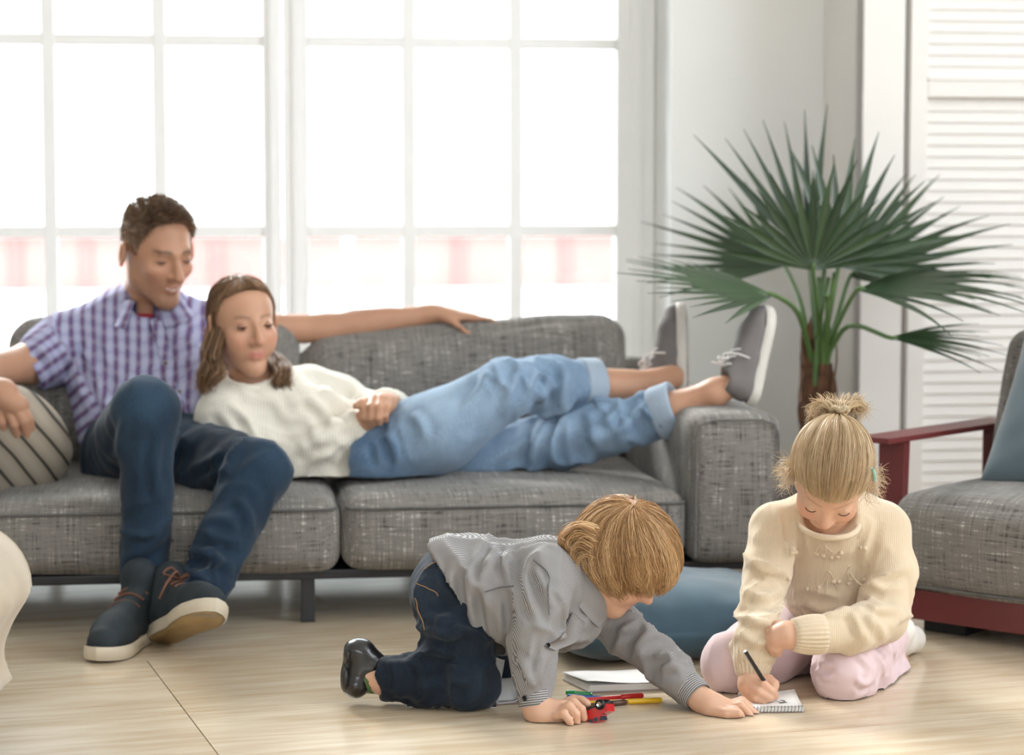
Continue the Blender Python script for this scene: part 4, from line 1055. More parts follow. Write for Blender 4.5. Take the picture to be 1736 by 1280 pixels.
boy = person('blond boy in a grey striped shirt crawling and pushing a toy car', F(800, 1195))
def build_boy():
    hc = P(1055, 945, 4.00); H = HF(hc, (0.719, -0.14, -0.70), (0.695, 0.0, 0.719), 0.865)
    S = SDF((-0.34, 3.70, 0.0), (0.48, 4.36, 0.42), 0.0062, [(hc - 0.10, hc + 0.11, 0.0033), (P(890, 1240, 3.80) - 0.01, P(1000, 1170, 3.92), 0.0026), (P(1175, 1225, 3.80) - 0.01, P(1292, 1170, 3.98), 0.0026)])
    nb = P(990, 985, 4.03); head_sdf(S, H, nb, 0.052, child=True, ears=False)
    # torso, arms and legs under the clothes
    S.poly([nb, P(930, 1000, 4.03), P(830, 1005, 4.03), P(765, 1000, 4.03)], [0.048, 0.062, 0.062, 0.042], 0.03)
    S.poly([P(930, 985, 3.97), P(912, 985, 3.92), P(903, 1085, 3.87), P(906, 1195, 3.842)], [0.03, 0.028, 0.024, 0.022], 0.02)
    S.poly([P(1000, 1010, 4.08), P(1032, 1042, 4.11), P(1102, 1106, 4.01), P(1188, 1186, 3.905)], [0.03, 0.027, 0.022, 0.0205], 0.02)
    S.poly([P(768, 1015, 4.01), P(792, 1150, 3.945), P(650, 1152, 3.95), P(612, 1140, 3.95)], [0.038, 0.032, 0.024, 0.020], 0.02)
    S.poly([P(772, 1010, 4.07), P(850, 1135, 4.17), P(745, 1120, 4.22)], [0.038, 0.034, 0.024], 0.02)
    # near hand over the toy car: wrist, back of the hand, fingers by their joints
    Y = 3.84
    S.poly([P(906, 1192, Y), P(915, 1208, Y - .005), P(950, 1205, Y - .01)], [0.0225, 0.024, 0.020], 0.012)
    S.poly([P(918, 1215, Y - .015), P(945, 1217, Y - .018)], [0.016, 0.013], 0.01)
    for j in (([(948, 1196, .015), (972, 1186, .02), (986, 1187, .012), (995, 1193, .0)], .0088),
              ([(950, 1199, -.005), (972, 1191, -.012), (986, 1203, -.022), (990, 1217, -.022)], .0088),
              ([(948, 1205, -.022), (965, 1197, -.032), (977, 1211, -.038), (978, 1224, -.036)], .0084),
              ([(944, 1214, -.034), (956, 1210, -.042), (964, 1220, -.046), (967, 1226, -.046)], .0076)):
        S.poly([P(x, y, Y + d) for x, y, d in j[0]], [j[1], j[1], j[1]*.9, j[1]*.82], 0.0025)
    S.poly([P(925, 1208, Y + .02), P(955, 1212, Y + .035), P(978, 1214, Y + .03)], [0.012, 0.010, 0.008], 0.004)
    # far hand pressed on the floor, fingers reaching right
    Y = 3.90
    S.poly([P(1186, 1184, Y), P(1205, 1196, Y - .01), P(1232, 1200, Y - .015)], [0.0215, 0.0225, 0.017], 0.012)
    S.poly([P(1205, 1205, Y - .03), P(1230, 1207, Y - .032)], [0.0125, 0.011], 0.01)
    for j in (([(1236, 1194, .012), (1258, 1188, .014), (1270, 1197, .006), (1276, 1208, .002)], .0080),
              ([(1238, 1196, -.006), (1260, 1192, -.008), (1272, 1204, -.014), (1284, 1213, -.018)], .0082),
              ([(1236, 1199, -.022), (1256, 1196, -.026), (1267, 1207, -.032), (1273, 1215, -.034)], .0080),
              ([(1230, 1203, -.034), (1246, 1203, -.042), (1254, 1210, -.046), (1258, 1215, -.046)], .0072)):
        S.poly([P(x, y, Y + d) for x, y, d in j[0]], [j[1], j[1], j[1]*.9, j[1]*.82], 0.0025)
    S.poly([P(1212, 1206, Y - .035), P(1232, 1210, Y - .05), P(1252, 1209, Y - .056)], [0.0115, 0.0095, 0.0082], 0.004)
    v, f = S.mesh(1); v[:, 2] = np.maximum(v[:, 2], 0.0012)
    obj('body', (v, f), M_skin_k, boy, attrs={'tint': head_tint(v, H, 0.25, 0.55, 0.8)})
    eyes(H, boy, M_skin_k, -12, -30, lid_shade=0.2)
    # trousers
    S = SDF((-0.32, 3.78, 0.0), (0.10, 4.34, 0.32), 0.0058)
    S.ell(P(758, 998, 4.035), (0.060, 0.098, 0.080), k=0.02)
    S.poly([P(762, 1010, 3.99), P(776, 1085, 3.96), P(792, 1150, 3.94)], [0.066, 0.060, 0.053], 0.03)
    S.ell(P(800, 1160, 3.935), (0.045, 0.048, 0.045), k=0.02)
    S.poly([P(790, 1157, 3.94), P(715, 1150, 3.945), P(642, 1150, 3.95)], [0.050, 0.044, 0.040], 0.02)
    S.poly([P(768, 1010, 4.085), P(850, 1128, 4.17)], [0.066, 0.05], 0.03); S.poly([P(850, 1130, 4.17), P(760, 1122, 4.21)], [0.048, 0.040], 0.02)
    S.half(P(641, 1150, 3.95), (-1, 0, -0.08)); 
    vf = S.mesh(1); vf[0][:, 2] = np.maximum(vf[0][:, 2], 0.0015)
    kn = P(770, 1130, 3.92)
    vf = folds(vf, [(None, 1, (0.2, 0.3, 1), 26, 3, 0.0022), (P(755, 1140, 3.9), 0.07, (0.7, 0, 0.7), 34, 4, 0.010), (P(660, 1150, 3.93), 0.06, (0.1, 0.6, 0.8), 40, 3, 0.004), (P(735, 1040, 3.9), 0.08, (0.8, 0, -0.5), 26, 4, 0.007), (P(790, 1060, 3.9), 0.08, (0.9, 0, 0.3), 26, 4, 0.007)], 3)
    vf = creases(vf, [[(742, 1120), (770, 1135), (800, 1130)], [(752, 1140), (775, 1155), (795, 1160)], [(735, 1105), (760, 1110), (785, 1100)], [(660, 1118), (668, 1145), (665, 1180)], [(700, 1118), (712, 1140), (715, 1170)], [(720, 1040), (745, 1050), (775, 1045)], [(735, 1075), (760, 1080), (785, 1075)]], 0.006, 6.0)
    tr = obj('trousers', vf, M_bjean, boy, attrs={'fade': np.exp(-(np.linalg.norm(vf[0] - P(720, 985, 3.93), axis=1)/0.09)**2)*0.5 + np.exp(-(np.linalg.norm(vf[0] - P(815, 1140, 3.9), axis=1)/0.05)**2)*0.4})
    M_st = plain('tan_stitch', (0.30, 0.17, 0.08), 0.8, 0.1)
    def on(pts, name='pocket_seam', r=0.0011):         # lay a stitch line on the nearest trouser surface
        c = catmull([P(x, y, 3.9) for x, y in pts], 24); vv = vf[0]; out = []
        for p in c:
            d = (vv[:, 0]/vv[:, 1] - p[0]/p[1])**2 + ((vv[:, 2] - CAM_H)/vv[:, 1] - (p[2] - CAM_H)/p[1])**2
            near = np.where(d < 4e-6)[0]
            if len(near): q = vv[near[np.argmin(vv[near, 1])]]; out.append(q + np.array((0, -0.001, 0)))
        out = np.array(out) if len(out) else np.zeros((0, 3))
        for _ in range(6): out[1:-1] = (out[:-2] + 2*out[1:-1] + out[2:])/4
        if len(out) > 4: obj(name, tube(np.array(out), r, 5), M_st, tr)
    on([(699, 985), (718, 993), (738, 1003), (748, 1012)]); on([(700, 1018), (706, 1040), (716, 1062)]); on([(712, 962), (722, 955), (738, 945)])
    # shoes: near foot stands on its toe with the sole turned back
    def shoe(top, toe, heel_w, y, par, sole_dir):
        S = SDF((-0.36, y - 0.07, 0.0), (-0.06, y + 0.07, 0.16), 0.0035)
        return S
    S = SDF((-0.34, 3.86, 0.0), (-0.17, 4.05, 0.17), 0.0036); Y = 3.955
    S.poly([P(612, 1108, Y), P(608, 1132, Y), P(606, 1158, Y)], [0.026, 0.027, 0.027], 0.01); S.ell(P(603, 1158, Y), (0.026, 0.036, 0.022), k=0.01)
    S.poly([P(612, 1110, Y), P(634, 1128, Y), P(634, 1142, Y)], [0.024, 0.022, 0.020], 0.012); S.ell(P(601, 1100, Y), (0.018, 0.026, 0.016), k=0.01)
    S.cone(P(640, 1168, Y), P(620, 1172, Y), 0.012, 0.012, 0.006, 's')
    vf2 = S.mesh(1); vf2[0][:, 2] = np.maximum(vf2[0][:, 2], 0.001)
    sh = obj('shoe', vf2, M_shoe_k, boy)
    S = SDF((-0.34, 3.86, 0.0), (-0.17, 4.05, 0.17), 0.0036)
    S.ell(P(591, 1108, Y), (0.009, 0.028, 0.020), k=0.006); S.ell(P(587, 1148, Y), (0.0105, 0.036, 0.029), k=0.006); S.cone(P(590, 1110, Y), P(588, 1145, Y), 0.007, 0.007, 0.006)
    vs = S.mesh(1); vs[0][:, 2] = np.maximum(vs[0][:, 2], 0.001); obj('shoe_sole', vs, M_sole_k, sh)
    for k, (x, y) in enumerate(((619, 1090), (627, 1098), (635, 1106), (641, 1113))):
        c = P(x, y, Y); an = np.linspace(-1.2, 1.2, 9); obj('shoe_lace', tube(np.array([c + np.array((-0.004*abs(a), 0.022*math.sin(a)/1.0, -0.006*abs(a))) for a in an]), 0.0026, 6), M_sole_k, sh)
    M_sock = plain('green_sock', (0.10, 0.16, 0.06), 0.9, 0.2, 60)
    obj('sock', tube(catmull([P(618, 1148, Y), P(634, 1150, Y), P(655, 1151, Y)], 8), 0.0275, 14), M_sock, boy)
    S = SDF((-0.22, 4.12, 0.0), (-0.05, 4.32, 0.16), 0.004); Y = 4.22
    S.poly([P(743, 1092, Y), P(741, 1128, Y)], [0.026, 0.030], 0.01); S.ell(P(752, 1112, Y), (0.03, 0.028, 0.026), k=0.01)
    vf3 = S.mesh(1); vf3[0][:, 2] = np.maximum(vf3[0][:, 2], 0.001); obj('shoe', vf3, M_shoe_k, boy)
    # shirt
    S = SDF((-0.17, 3.74, 0.0), (0.36, 4.26, 0.40), 0.0050)
    S.poly([P(752, 992, 4.03), P(830, 1006, 4.03), P(930, 1003, 4.03)], [0.090, 0.098, 0.094], 0.03)
    S.ell(P(845, 1040, 4.02), (0.075, 0.11, 0.075), k=0.03); S.poly([P(762, 985, 3.985), P(840, 1020, 3.97)], [0.072, 0.075], 0.03)
    S.poly([P(930, 1000, 4.03), P(985, 1000, 4.03)], [0.094, 0.070], 0.03)
    S.poly([P(915, 985, 3.955), P(1000, 985, 4.09)], [0.062, 0.062], 0.03)
    S.ell(P(965, 1052, 4.03), (0.055, 0.085, 0.050), k=0.03)
    S.poly([P(918, 972, 3.935), P(915, 1030, 3.895), P(905, 1085, 3.872), P(903, 1140, 3.853), P(906, 1178, 3.845)], [0.052, 0.048, 0.041, 0.034, 0.0285], 0.02)
    S.poly([P(1020, 1030, 4.11), P(1062, 1073, 4.06), P(1102, 1106, 4.01), P(1145, 1146, 3.95), P(1168, 1168, 3.925)], [0.050, 0.041, 0.037, 0.034, 0.029], 0.02)
    S.half(P(790, 1030, 4.03), (-0.875, 0, -0.48), 0.004)
    S.ell(P(806, 1082, 4.0), (0.060, 0.095, 0.040), k=0.012, op='s')
    vf = S.mesh(2)
    sh_ = P(905, 1000, 3.9)
    vf = folds(vf, [(None, 1, (0.45, 0.2, 1), 16, 3.5, 0.0022), (P(820, 960, 3.93), 0.09, (0.55, 0, -0.8), 19, 5, 0.0075), (P(800, 1030, 3.93), 0.085, (0.35, 0, -0.95), 20, 5, 0.0075), (P(885, 960, 3.92), 0.05, (0.25, 0, -1), 30, 4, 0.005),
                   (P(925, 1045, 3.86), 0.05, (1, 0, -0.5), 26, 4, 0.006), (P(905, 1120, 3.83), 0.045, (0.25, 0, 1), 34, 4, 0.006), (P(1075, 1075, 4.02), 0.055, (0.5, 0, 0.9), 32, 3, 0.005), (P(1130, 1125, 3.95), 0.05, (0.6, 0, -0.7), 34, 4, 0.005), (P(965, 1060, 3.97), 0.05, (0.8, 0, -0.6), 30, 4, 0.005)], 8)
    vf = creases(vf, [[(809, 935), (794, 985), (802, 1050), (822, 1095)], [(846, 924), (824, 960), (811, 1000)], [(868, 925), (858, 955), (864, 985)], [(768, 950), (764, 1000), (796, 1068)], [(820, 990), (829, 1040), (833, 1085)], [(848, 1000), (846, 1040), (850, 1090)], [(888, 972), (898, 1020), (918, 1068)], [(905, 962), (925, 1000), (934, 1030)], [(880, 1110), (892, 1140), (905, 1165)], [(928, 1105), (918, 1130), (914, 1160)], [(1046, 1075), (1070, 1060), (1082, 1050)], [(1075, 1100), (1095, 1080), (1105, 1070)], [(1110, 1115), (1125, 1108), (1140, 1112)], [(1120, 1135), (1140, 1128), (1158, 1135)], [(945, 1075), (970, 1085), (1000, 1080)]], 0.0075, 7.0)
    v = vf[0]
    arm = np.clip((v[:, 1] < 3.955)*1.0, 0, 1)*((v[:, 0] > P(868, 0, 3.9)[0]) & (v[:, 0] < P(962, 0, 3.9)[0]))*(np.abs(v[:, 0] - 0.045) < 0.062)
    far = (v[:, 0] + (v[:, 2] - 0.2)*-0.6 > P(1035, 1050, 4.1)[0])
    u1 = v[:, 2]*1.0 + 0.25*v[:, 0]; u2 = v[:, 0]*0.95 + v[:, 2]*0.2 + v[:, 1]*0.3; u3 = v[:, 0]*0.7 + v[:, 2]*0.72
    u = np.where(arm > 0, u2, np.where(far, u3, u1))
    shirt = obj('shirt', vf, M_bshirt, boy, attrs={'cuv': np.stack([u, v[:, 1], v[:, 2]], 1)})
    def cuff(a, b, r0, r1, vdir):
        a, b = V3(a), V3(b); T = nrm(b - a); U = nrm(np.cross(T, vdir)); B = np.cross(T, U); rows = []; uv = []
        prof = [(0.0, 0.80), (0.0, 1.0), (0.25, 1.02), (0.5, 1.02), (0.75, 1.03), (1.0, 1.04), (1.0, 0.96), (0.9, 0.84)]
        for t, k in prof:
            for j in range(36):
                an = j/36*2*math.pi; r = (r0 + (r1 - r0)*t)*k; rows.append(a + (b-a)*t + (U*math.cos(an) + B*math.sin(an))*r); uv.append((t*np.linalg.norm(b - a)*1.0, an*0.03, 0))
        o = obj('cuff', (np.array(rows), [(q[0], q[3], q[2], q[1]) for q in grid_faces(len(prof), 36, False, True)]), M_bcuff, shirt, attrs={'cuv': np.array(uv)}); return U, B
    cuff(P(903, 1164, 3.848), P(907, 1197, 3.84), 0.0285, 0.0270, (0, 1, 0)); disc(P(889, 1184, 3.812), (-0.35, -1, 0.1), 0.0048, 0.003, shirt, M_btn)
    cuff(P(1161, 1161, 3.93), P(1184, 1182, 3.907), 0.0300, 0.0275, (0, 1, 0))
    # collar, placket and buttons
    nc = P(992, 990, 4.02); ax = nrm(P(1050, 960, 4.02) - P(975, 1010, 4.03)); U = nrm(np.cross(ax, (0, 1, 0))); B = np.cross(ax, U)
    G = []
    for j in range(30):
        an = -0.55*math.pi*1.75 + j/29*2*math.pi*0.90 ; d = U*math.cos(an) + B*math.sin(an)
        G.append([nc + d*0.058*1.02 - ax*0.002, nc + d*0.060 + ax*0.018, nc + d*0.062 + ax*0.030, nc + d*0.068 + ax*0.026, nc + d*0.078 - ax*0.002, nc + d*0.082 - ax*0.018])
    G = np.array(G); cvf = sheet(G, 0.0022); obj('collar', cvf, M_bshirt, shirt, attrs={'cuv': np.stack([cvf[0] @ nrm((0.3, 0, 1)), cvf[0][:, 1], cvf[0][:, 2]], 1)})
    def near_pt(px, py, off=0.002):
        vv = v; p = P(px, py, 4.0); d = (vv[:, 0]/vv[:, 1] - p[0]/p[1])**2 + ((vv[:, 2] - CAM_H)/vv[:, 1] - (p[2] - CAM_H)/p[1])**2
        near = np.where(d < 6e-6)[0]
        q = vv[near[np.argmin(vv[near, 1])]] if len(near) else p
        return q + np.array((0, -off, 0))
    L1 = catmull([near_pt(978, 1040), near_pt(955, 1068), near_pt(930, 1095)], 10); L2 = catmull([near_pt(998, 1050), near_pt(975, 1078), near_pt(948, 1102)], 10)
    G = np.stack([L1, L1*0.5 + L2*0.5 + np.array((0, -0.002, 0)), L2], 1); pvf = sheet(G, 0.003)
    obj('placket', pvf, M_bshirt, shirt, attrs={'cuv': np.stack([pvf[0] @ nrm((0.7, 0, 0.7)), pvf[0][:, 1], pvf[0][:, 2]], 1)})
    for x, y in ((972, 1055), (936, 1096)): disc(near_pt(x, y, 0.006), (0.3, -1, -0.1), 0.0042, 0.0025, shirt, M_btn)
    for pts in ([(902, 940), (925, 965), (938, 1000), (935, 1035)], [(815, 997), (840, 990), (868, 985)]):
        obj('seam', tube(catmull([near_pt(x, y, 0.003) for x, y in pts], 14), 0.0014, 5), M_bshirt, shirt)
    # hair
    pole = H.R.T @ nrm((0.13, -0.42, 0.90))
    zl = lambda x, y: np.where(y > 0.03, -0.068 + (y - 0.03)*1.0, -0.072) - 0.0*x
    fn, lim = bowl_shell(H, (0, -0.004, 0.022), (0.088, 0.118, 0.104), pole, zl, 0.42, twist=0.22)
    hb = obj('hair', hair_cap(H, fn, lim, -0.005), M_hair_b, boy, attrs=None)
    at = hb.data.attributes.new('tone', 'FLOAT', 'POINT'); at.data.foreach_set('value', np.full(len(hb.data.vertices), 0.25, np.float32))
    q, tn = combed(H, fn, lim, 9000, 12, (0.7, 1.6), (-0.004, 0.006), 0.12, 0.06, 0.0, 0.03, curl=0.006)
    obj('hair_strands', strands(q, 0.00048, 0.00018, tn), M_hair_b, hb, kind='stuff')
    # flicked-out locks at the nape
    loc = []; tn = []
    for k in range(900):
        c = k % 4; a, b, e = RNG.normal(0, 1, 3)
        pts = [[(1008, 900), (982, 893), (962, 902), (950, 916), (958, 926)], [(1005, 915), (980, 906), (964, 916), (960, 930), (970, 938)], [(1003, 930), (984, 922), (970, 932), (968, 948), (976, 955)], [(1006, 945), (990, 940), (978, 950), (975, 965), (980, 974)]][c]
        loc.append(catmull([P(x + 4*a*(1 - .12*i), y + 5*b*(1 - .1*i) + 2*e*i*.4, 3.955 + 0.012*e + 0.004*c) for i, (x, y) in enumerate(pts)], 13)); tn.append(np.clip(0.55 + 0.08*a + RNG.normal(0, .18), 0, 1))
    obj('hair_lock', strands(np.array(loc), 0.0007, 0.0002, np.array(tn)), M_hair_b, hb, kind='stuff')
    loc = []
    for k in range(40):
        t = RNG.uniform(-1, 1); p = P(1085 + 35*t, 872 + 6*t*t, 3.98); d = np.array((RNG.normal(0.2, 0.5), RNG.normal(0, .4), RNG.uniform(0.1, .8)))*0.022
        loc.append(catmull([p - d*0.4, p + d*0.4, p + d + np.array((0.004, 0, -0.003))], 8))
    obj('hair_flyaway', strands(np.array(loc), 0.0004, 0.0001), M_hair_b, hb, kind='stuff')
build_boy()
# ------------------------------------------------------------------ girl kneeling and drawing
M_cream = knit('cream_fine_knit', (0.67, 0.545, 0.395), 520, 0.25); M_crib = plain('cream_rib', (0.67, 0.545, 0.395), 0.95, 0.04, 20, sheen=0.3, bs=0.3, bscale=300)
M_pink = plain('pink_cotton', (0.70, 0.545, 0.57), 0.9, 0.04, 12, bs=0.15, bscale=500); M_hair_g = hairmat('light_blond_hair', (0.26, 0.15, 0.075), (0.55, 0.38, 0.21), (0.82, 0.66, 0.45))
M_wshoe = plain('white_canvas', (0.74, 0.70, 0.66), 0.7, 0.05, 15)
girl = person('girl in a cream knit sweater and pink trousers kneeling and drawing', F(1390, 1180))
def surf(v, px, py, off=0.002, tol=6e-6):
    p = P(px, py, 4.0); d = (v[:, 0]/v[:, 1] - p[0]/p[1])**2 + ((v[:, 2] - CAM_H)/v[:, 1] - (p[2] - CAM_H)/p[1])**2
    near = np.where(d < tol)[0]
    if not len(near): near = np.array([np.argmin(d)])
    return v[near[np.argmin(v[near, 1])]] + np.array((0, -off, 0))
def build_girl():
    hc = P(1408, 806, 4.02); H = HF(hc, (-0.14, -0.47, -0.87), (-0.02, -0.86, 0.50), 0.875)
    S = SDF((0.33, 3.80, 0.0), (0.80, 4.50, 0.56), 0.0065, [(hc - 0.115, hc + 0.115, 0.0033), (P(1250, 1205, 3.86) - 0.005, P(1350, 1045, 4.02), 0.0028)])
    nb = P(1408, 880, 4.16); head_sdf(S, H, nb, 0.046, child=True)
    S.poly([nb, P(1412, 960, 4.20), P(1416, 1060, 4.30)], [0.045, 0.075, 0.08], 0.03)
    S.poly([P(1408, 890, 4.17), P(1308, 890, 4.15), P(1285, 1045, 4.03), P(1276, 1142, 3.965)], [0.030, 0.021, 0.019, 0.0195], 0.02)
    S.poly([P(1408, 890, 4.17), P(1500, 895, 4.15), P(1502, 1045, 4.06), P(1400, 1075, 3.955), P(1345, 1078, 3.945)], [0.030, 0.021, 0.019, 0.019, 0.021], 0.02)
    for hx, kn, ft in ((P(1360, 1075, 4.28), P(1240, 1125, 4.08), P(1300, 1130, 4.36)), (P(1465, 1075, 4.28), P(1435, 1140, 4.03), P(1520, 1120, 4.34))):
        S.poly([hx, kn, ft], [0.05, 0.034, 0.024], 0.02)
    # drawing hand closed on the pencil
    Y = 3.955
    S.poly([P(1275, 1142, 3.965), P(1274, 1160, Y), P(1282, 1176, Y - .005)], [0.0205, 0.0225, 0.0205], 0.012)
    for pts, r in (([(1277, 1154, -.016), (1295, 1160, -.032), (1309, 1172, -.034), (1315, 1180, -.026)], .0082), ([(1273, 1163, -.018), (1287, 1173, -.036), (1303, 1183, -.038), (1309, 1184, -.026)], .0082),
                   ([(1270, 1172, -.016), (1281, 1182, -.034), (1294, 1189, -.034), (1300, 1186, -.022)], .0080), ([(1270, 1181, -.010), (1278, 1188, -.026), (1288, 1192, -.026), (1293, 1190, -.016)], .0074)):
        S.poly([P(x, y, Y + d) for x, y, d in pts], [r, r, r*.92, r*.82], 0.0025)
    S.poly([P(1284, 1152, Y - .002), P(1303, 1152, Y - .010), P(1313, 1160, Y - .018), P(1312, 1169, Y - .022)], [0.0105, 0.0095, 0.0085, 0.0075], 0.004)
    # resting hand, hanging in front of the other forearm
    Y = 3.945
    S.poly([P(1348, 1077, Y), P(1332, 1076, Y), P(1318, 1080, Y)], [0.0205, 0.0225, 0.0190], 0.012)
    for pts, r in (([(1318, 1068, 0), (1305, 1070, .012), (1300, 1080, .022)], .0080), ([(1316, 1078, -.006), (1304, 1085, .004), (1303, 1096, .012)], .0082), ([(1318, 1086, -.008), (1309, 1096, -.002), (1310, 1106, .006)], .0080), ([(1324, 1091, -.006), (1318, 1101, -.002), (1320, 1109, .006)], .0074)):
        S.poly([P(x, y, Y + d) for x, y, d in pts], [r, r*.95, r*.85], 0.006)
    S.poly([P(1335, 1064, Y + .01), P(1318, 1060, Y + .02), P(1306, 1062, Y + .03)], [0.010, 0.009, 0.008], 0.004)
    v, f = S.mesh(1); v[:, 2] = np.maximum(v[:, 2], 0.002)
    obj('body', (v, f), M_skin_k, girl, attrs={'tint': head_tint(v, H, 0.45, 0.6, 0.9)})
    eyes(H, girl, M_skin_k, -20, -32, lid_shade=0.15)
    # trousers: folded legs either side
    S = SDF((0.31, 3.86, 0.0), (0.82, 4.50, 0.26), 0.0056)
    S.ell(P(1413, 1068, 4.30), (0.130, 0.09, 0.075), k=0.02)
    S.poly([P(1468, 1078, 4.27), P(1445, 1115, 4.10), P(1430, 1136, 4.025)], [0.078, 0.066, 0.056], 0.03)
    S.ell(P(1428, 1142, 4.015), (0.050, 0.048, 0.054), k=0.02)
    S.poly([P(1436, 1150, 4.04), P(1478, 1150, 4.14), P(1512, 1138, 4.26)], [0.048, 0.042, 0.036], 0.014)
    S.poly([P(1362, 1080, 4.28), P(1290, 1105, 4.15), P(1240, 1123, 4.08)], [0.075, 0.062, 0.054], 0.03)
    S.ell(P(1236, 1126, 4.07), (0.050, 0.048, 0.055), k=0.02)
    S.poly([P(1240, 1138, 4.08), P(1275, 1135, 4.20), P(1310, 1125, 4.32)], [0.044, 0.040, 0.034], 0.014)
    vf = S.mesh(1); vf[0][:, 2] = np.maximum(vf[0][:, 2], 0.0015)
    vf = folds(vf, [(None, 1, (0.2, 0.3, 1), 24, 3, 0.0012), (P(1470, 1115, 4.06), 0.045, (0.6, 0, -0.9), 42, 4, 0.006), (P(1462, 1160, 4.05), 0.035, (0.9, 0, 0.4), 46, 4, 0.005), (P(1500, 1090, 4.15), 0.05, (0.5, 0, -0.9), 40, 4, 0.006), (P(1392, 1140, 4.0), 0.03, (1, 0, 0.3), 60, 4, 0.003)], 5)
    vf[0][:, 2] = np.maximum(vf[0][:, 2], 0.0012)
    vf = creases(vf, [[(1448, 1105), (1466, 1120), (1475, 1135)], [(1462, 1090), (1482, 1108), (1490, 1122)], [(1478, 1080), (1500, 1095), (1510, 1108)], [(1450, 1150), (1465, 1160), (1478, 1152)], [(1388, 1120), (1400, 1128), (1412, 1126)], [(1390, 1145), (1402, 1150), (1414, 1146)]], 0.0055, 5.0)
    obj('trousers', vf, M_pink, girl)
    for p0, fd in ((P(1508, 1130, 4.28), (0.42, 0.78, -0.12)), (P(1318, 1128, 4.34), (-0.2, 0.95, -0.1))):
        S = SDF(np.array(p0) - 0.14, np.array(p0) + 0.18, 0.0045); d = nrm(fd); c = V3(p0); c[2] = 0.048
        S.poly([c, c + d*0.06 + np.array((0, 0, 0.004)), c + d*0.135], [0.032, 0.034, 0.028], 0.01); S.ell(c + d*0.01 + np.array((0.012, 0, 0.022)), (0.034, 0.034, 0.032), k=0.01)
        w_ = S.mesh(1); w_[0][:, 2] = np.maximum(w_[0][:, 2], 0.001); obj('shoe', w_, M_wshoe, girl)
    # sweater
    S = SDF((0.36, 3.84, 0.04), (0.80, 4.48, 0.46), 0.0052)
    S.poly([P(1412, 905, 4.17), P(1414, 980, 4.21), P(1418, 1070, 4.28)], [0.080, 0.090, 0.104], 0.04, flat=0.9, up=(0, 1, 0))
    S.poly([P(1318, 895, 4.16), P(1408, 878, 4.16), P(1498, 897, 4.16)], [0.050, 0.056, 0.050], 0.04)
    S.poly([P(1310, 895, 4.15), P(1300, 965, 4.10), P(1287, 1040, 4.03), P(1279, 1090, 3.99), P(1277, 1112, 3.98)], [0.045, 0.040, 0.038, 0.038, 0.036], 0.014)
    S.poly([P(1500, 900, 4.15), P(1510, 970, 4.12), P(1500, 1046, 4.06)], [0.049, 0.046, 0.044], 0.014)
    S.poly([P(1500, 1048, 4.055), P(1445, 1068, 3.985), P(1388, 1076, 3.955)], [0.046, 0.041, 0.034], 0.016)
    S.ell(P(1405, 872, 4.10), (0.050, 0.062, 0.042), k=0.006, op='s')
    vf = S.mesh(2)
    vf = folds(vf, [(None, 1, (0.3, 0.3, 1), 15, 2.5, 0.0014), (P(1290, 1050, 4.0), 0.06, (1, 0.2, 0.30), 30, 5, 0.011), (P(1300, 950, 4.07), 0.055, (1, 0, -0.4), 24, 5, 0.008), (P(1500, 1010, 4.05), 0.065, (1, 0, 0.45), 24, 5, 0.010), (P(1460, 1060, 3.96), 0.05, (0.5, 0, 0.8), 30, 4, 0.005),
                    (P(1410, 1040, 4.12), 0.08, (1, 0, 0.25), 26, 3, 0.006), (P(1345, 900, 4.1), 0.05, (0.35, 0, -1), 30, 4, 0.004), (P(1465, 920, 4.1), 0.05, (-0.5, 0, -1), 30, 4, 0.004)], 4)
    vf = creases(vf, [[(1262, 1000), (1295, 1012), (1325, 1000)], [(1255, 1040), (1285, 1055), (1318, 1048)], [(1272, 950), (1300, 970), (1326, 968)], [(1254, 1072), (1280, 1090), (1308, 1084)], [(1470, 985), (1500, 1000), (1530, 996)], [(1468, 1008), (1495, 1030), (1528, 1034)], [(1442, 1038), (1455, 1060), (1462, 1085)], [(1470, 1040), (1490, 1062), (1498, 1085)], [(1350, 880), (1345, 920), (1338, 960)], [(1480, 880), (1468, 920), (1462, 965)], [(1360, 1020), (1400, 1035), (1440, 1030)]], 0.007, 7.0)
    sw = obj('sweater', vf, M_cream, girl); v = vf[0]
    obj('cuff', ribbed(P(1278, 1102, 3.985), P(1275, 1150, 3.963), 0.0345, 0.0255, 24, 0.0016), M_crib, sw); obj('cuff', ribbed(P(1396, 1075, 3.955), P(1343, 1077, 3.942), 0.034, 0.0275, 26, 0.0016), M_crib, sw)
    hm = ribbed(P(1417, 1040, 4.262), P(1420, 1085, 4.288), 0.108, 0.104, 52, 0.0022, flat=0.9, up=(0, 1, 0)); obj('hem', hm, M_crib, sw)
    an = np.linspace(0, 2*math.pi, 40, endpoint=False); cc = P(1405, 884, 4.105)
    obj('neckband', tube(np.array([cc + np.array((0.054*math.cos(a), 0.058*math.sin(a), 0.018*math.sin(a) - 0.004)) for a in an]), 0.0055, 10, True), M_crib, sw)
    for x, y in ((1344, 932), (1352, 940), (1380, 945), (1392, 949), (1403, 951), (1414, 950), (1425, 946), (1456, 930), (1462, 936), (1344, 985), (1362, 992), (1380, 994), (1408, 993), (1420, 994), (1432, 991), (1444, 988), (1456, 984)):
        obj('bobble', uvs(surf(v, x, y, 0.001), 0.0048, 10, 7), M_crib, sw)
    for (x0, y0) in ((1394, 920), (1398, 972), (1445, 968)):
        for dx, dy in ((-16, 25), (0, 28), (16, 25)):
            obj('knit_cord', tube(catmull([surf(v, x0 + dx*t, y0 + dy*t, 0.001) for t in (0, 0.33, 0.66, 1)], 8), 0.0016, 6), M_crib, sw)
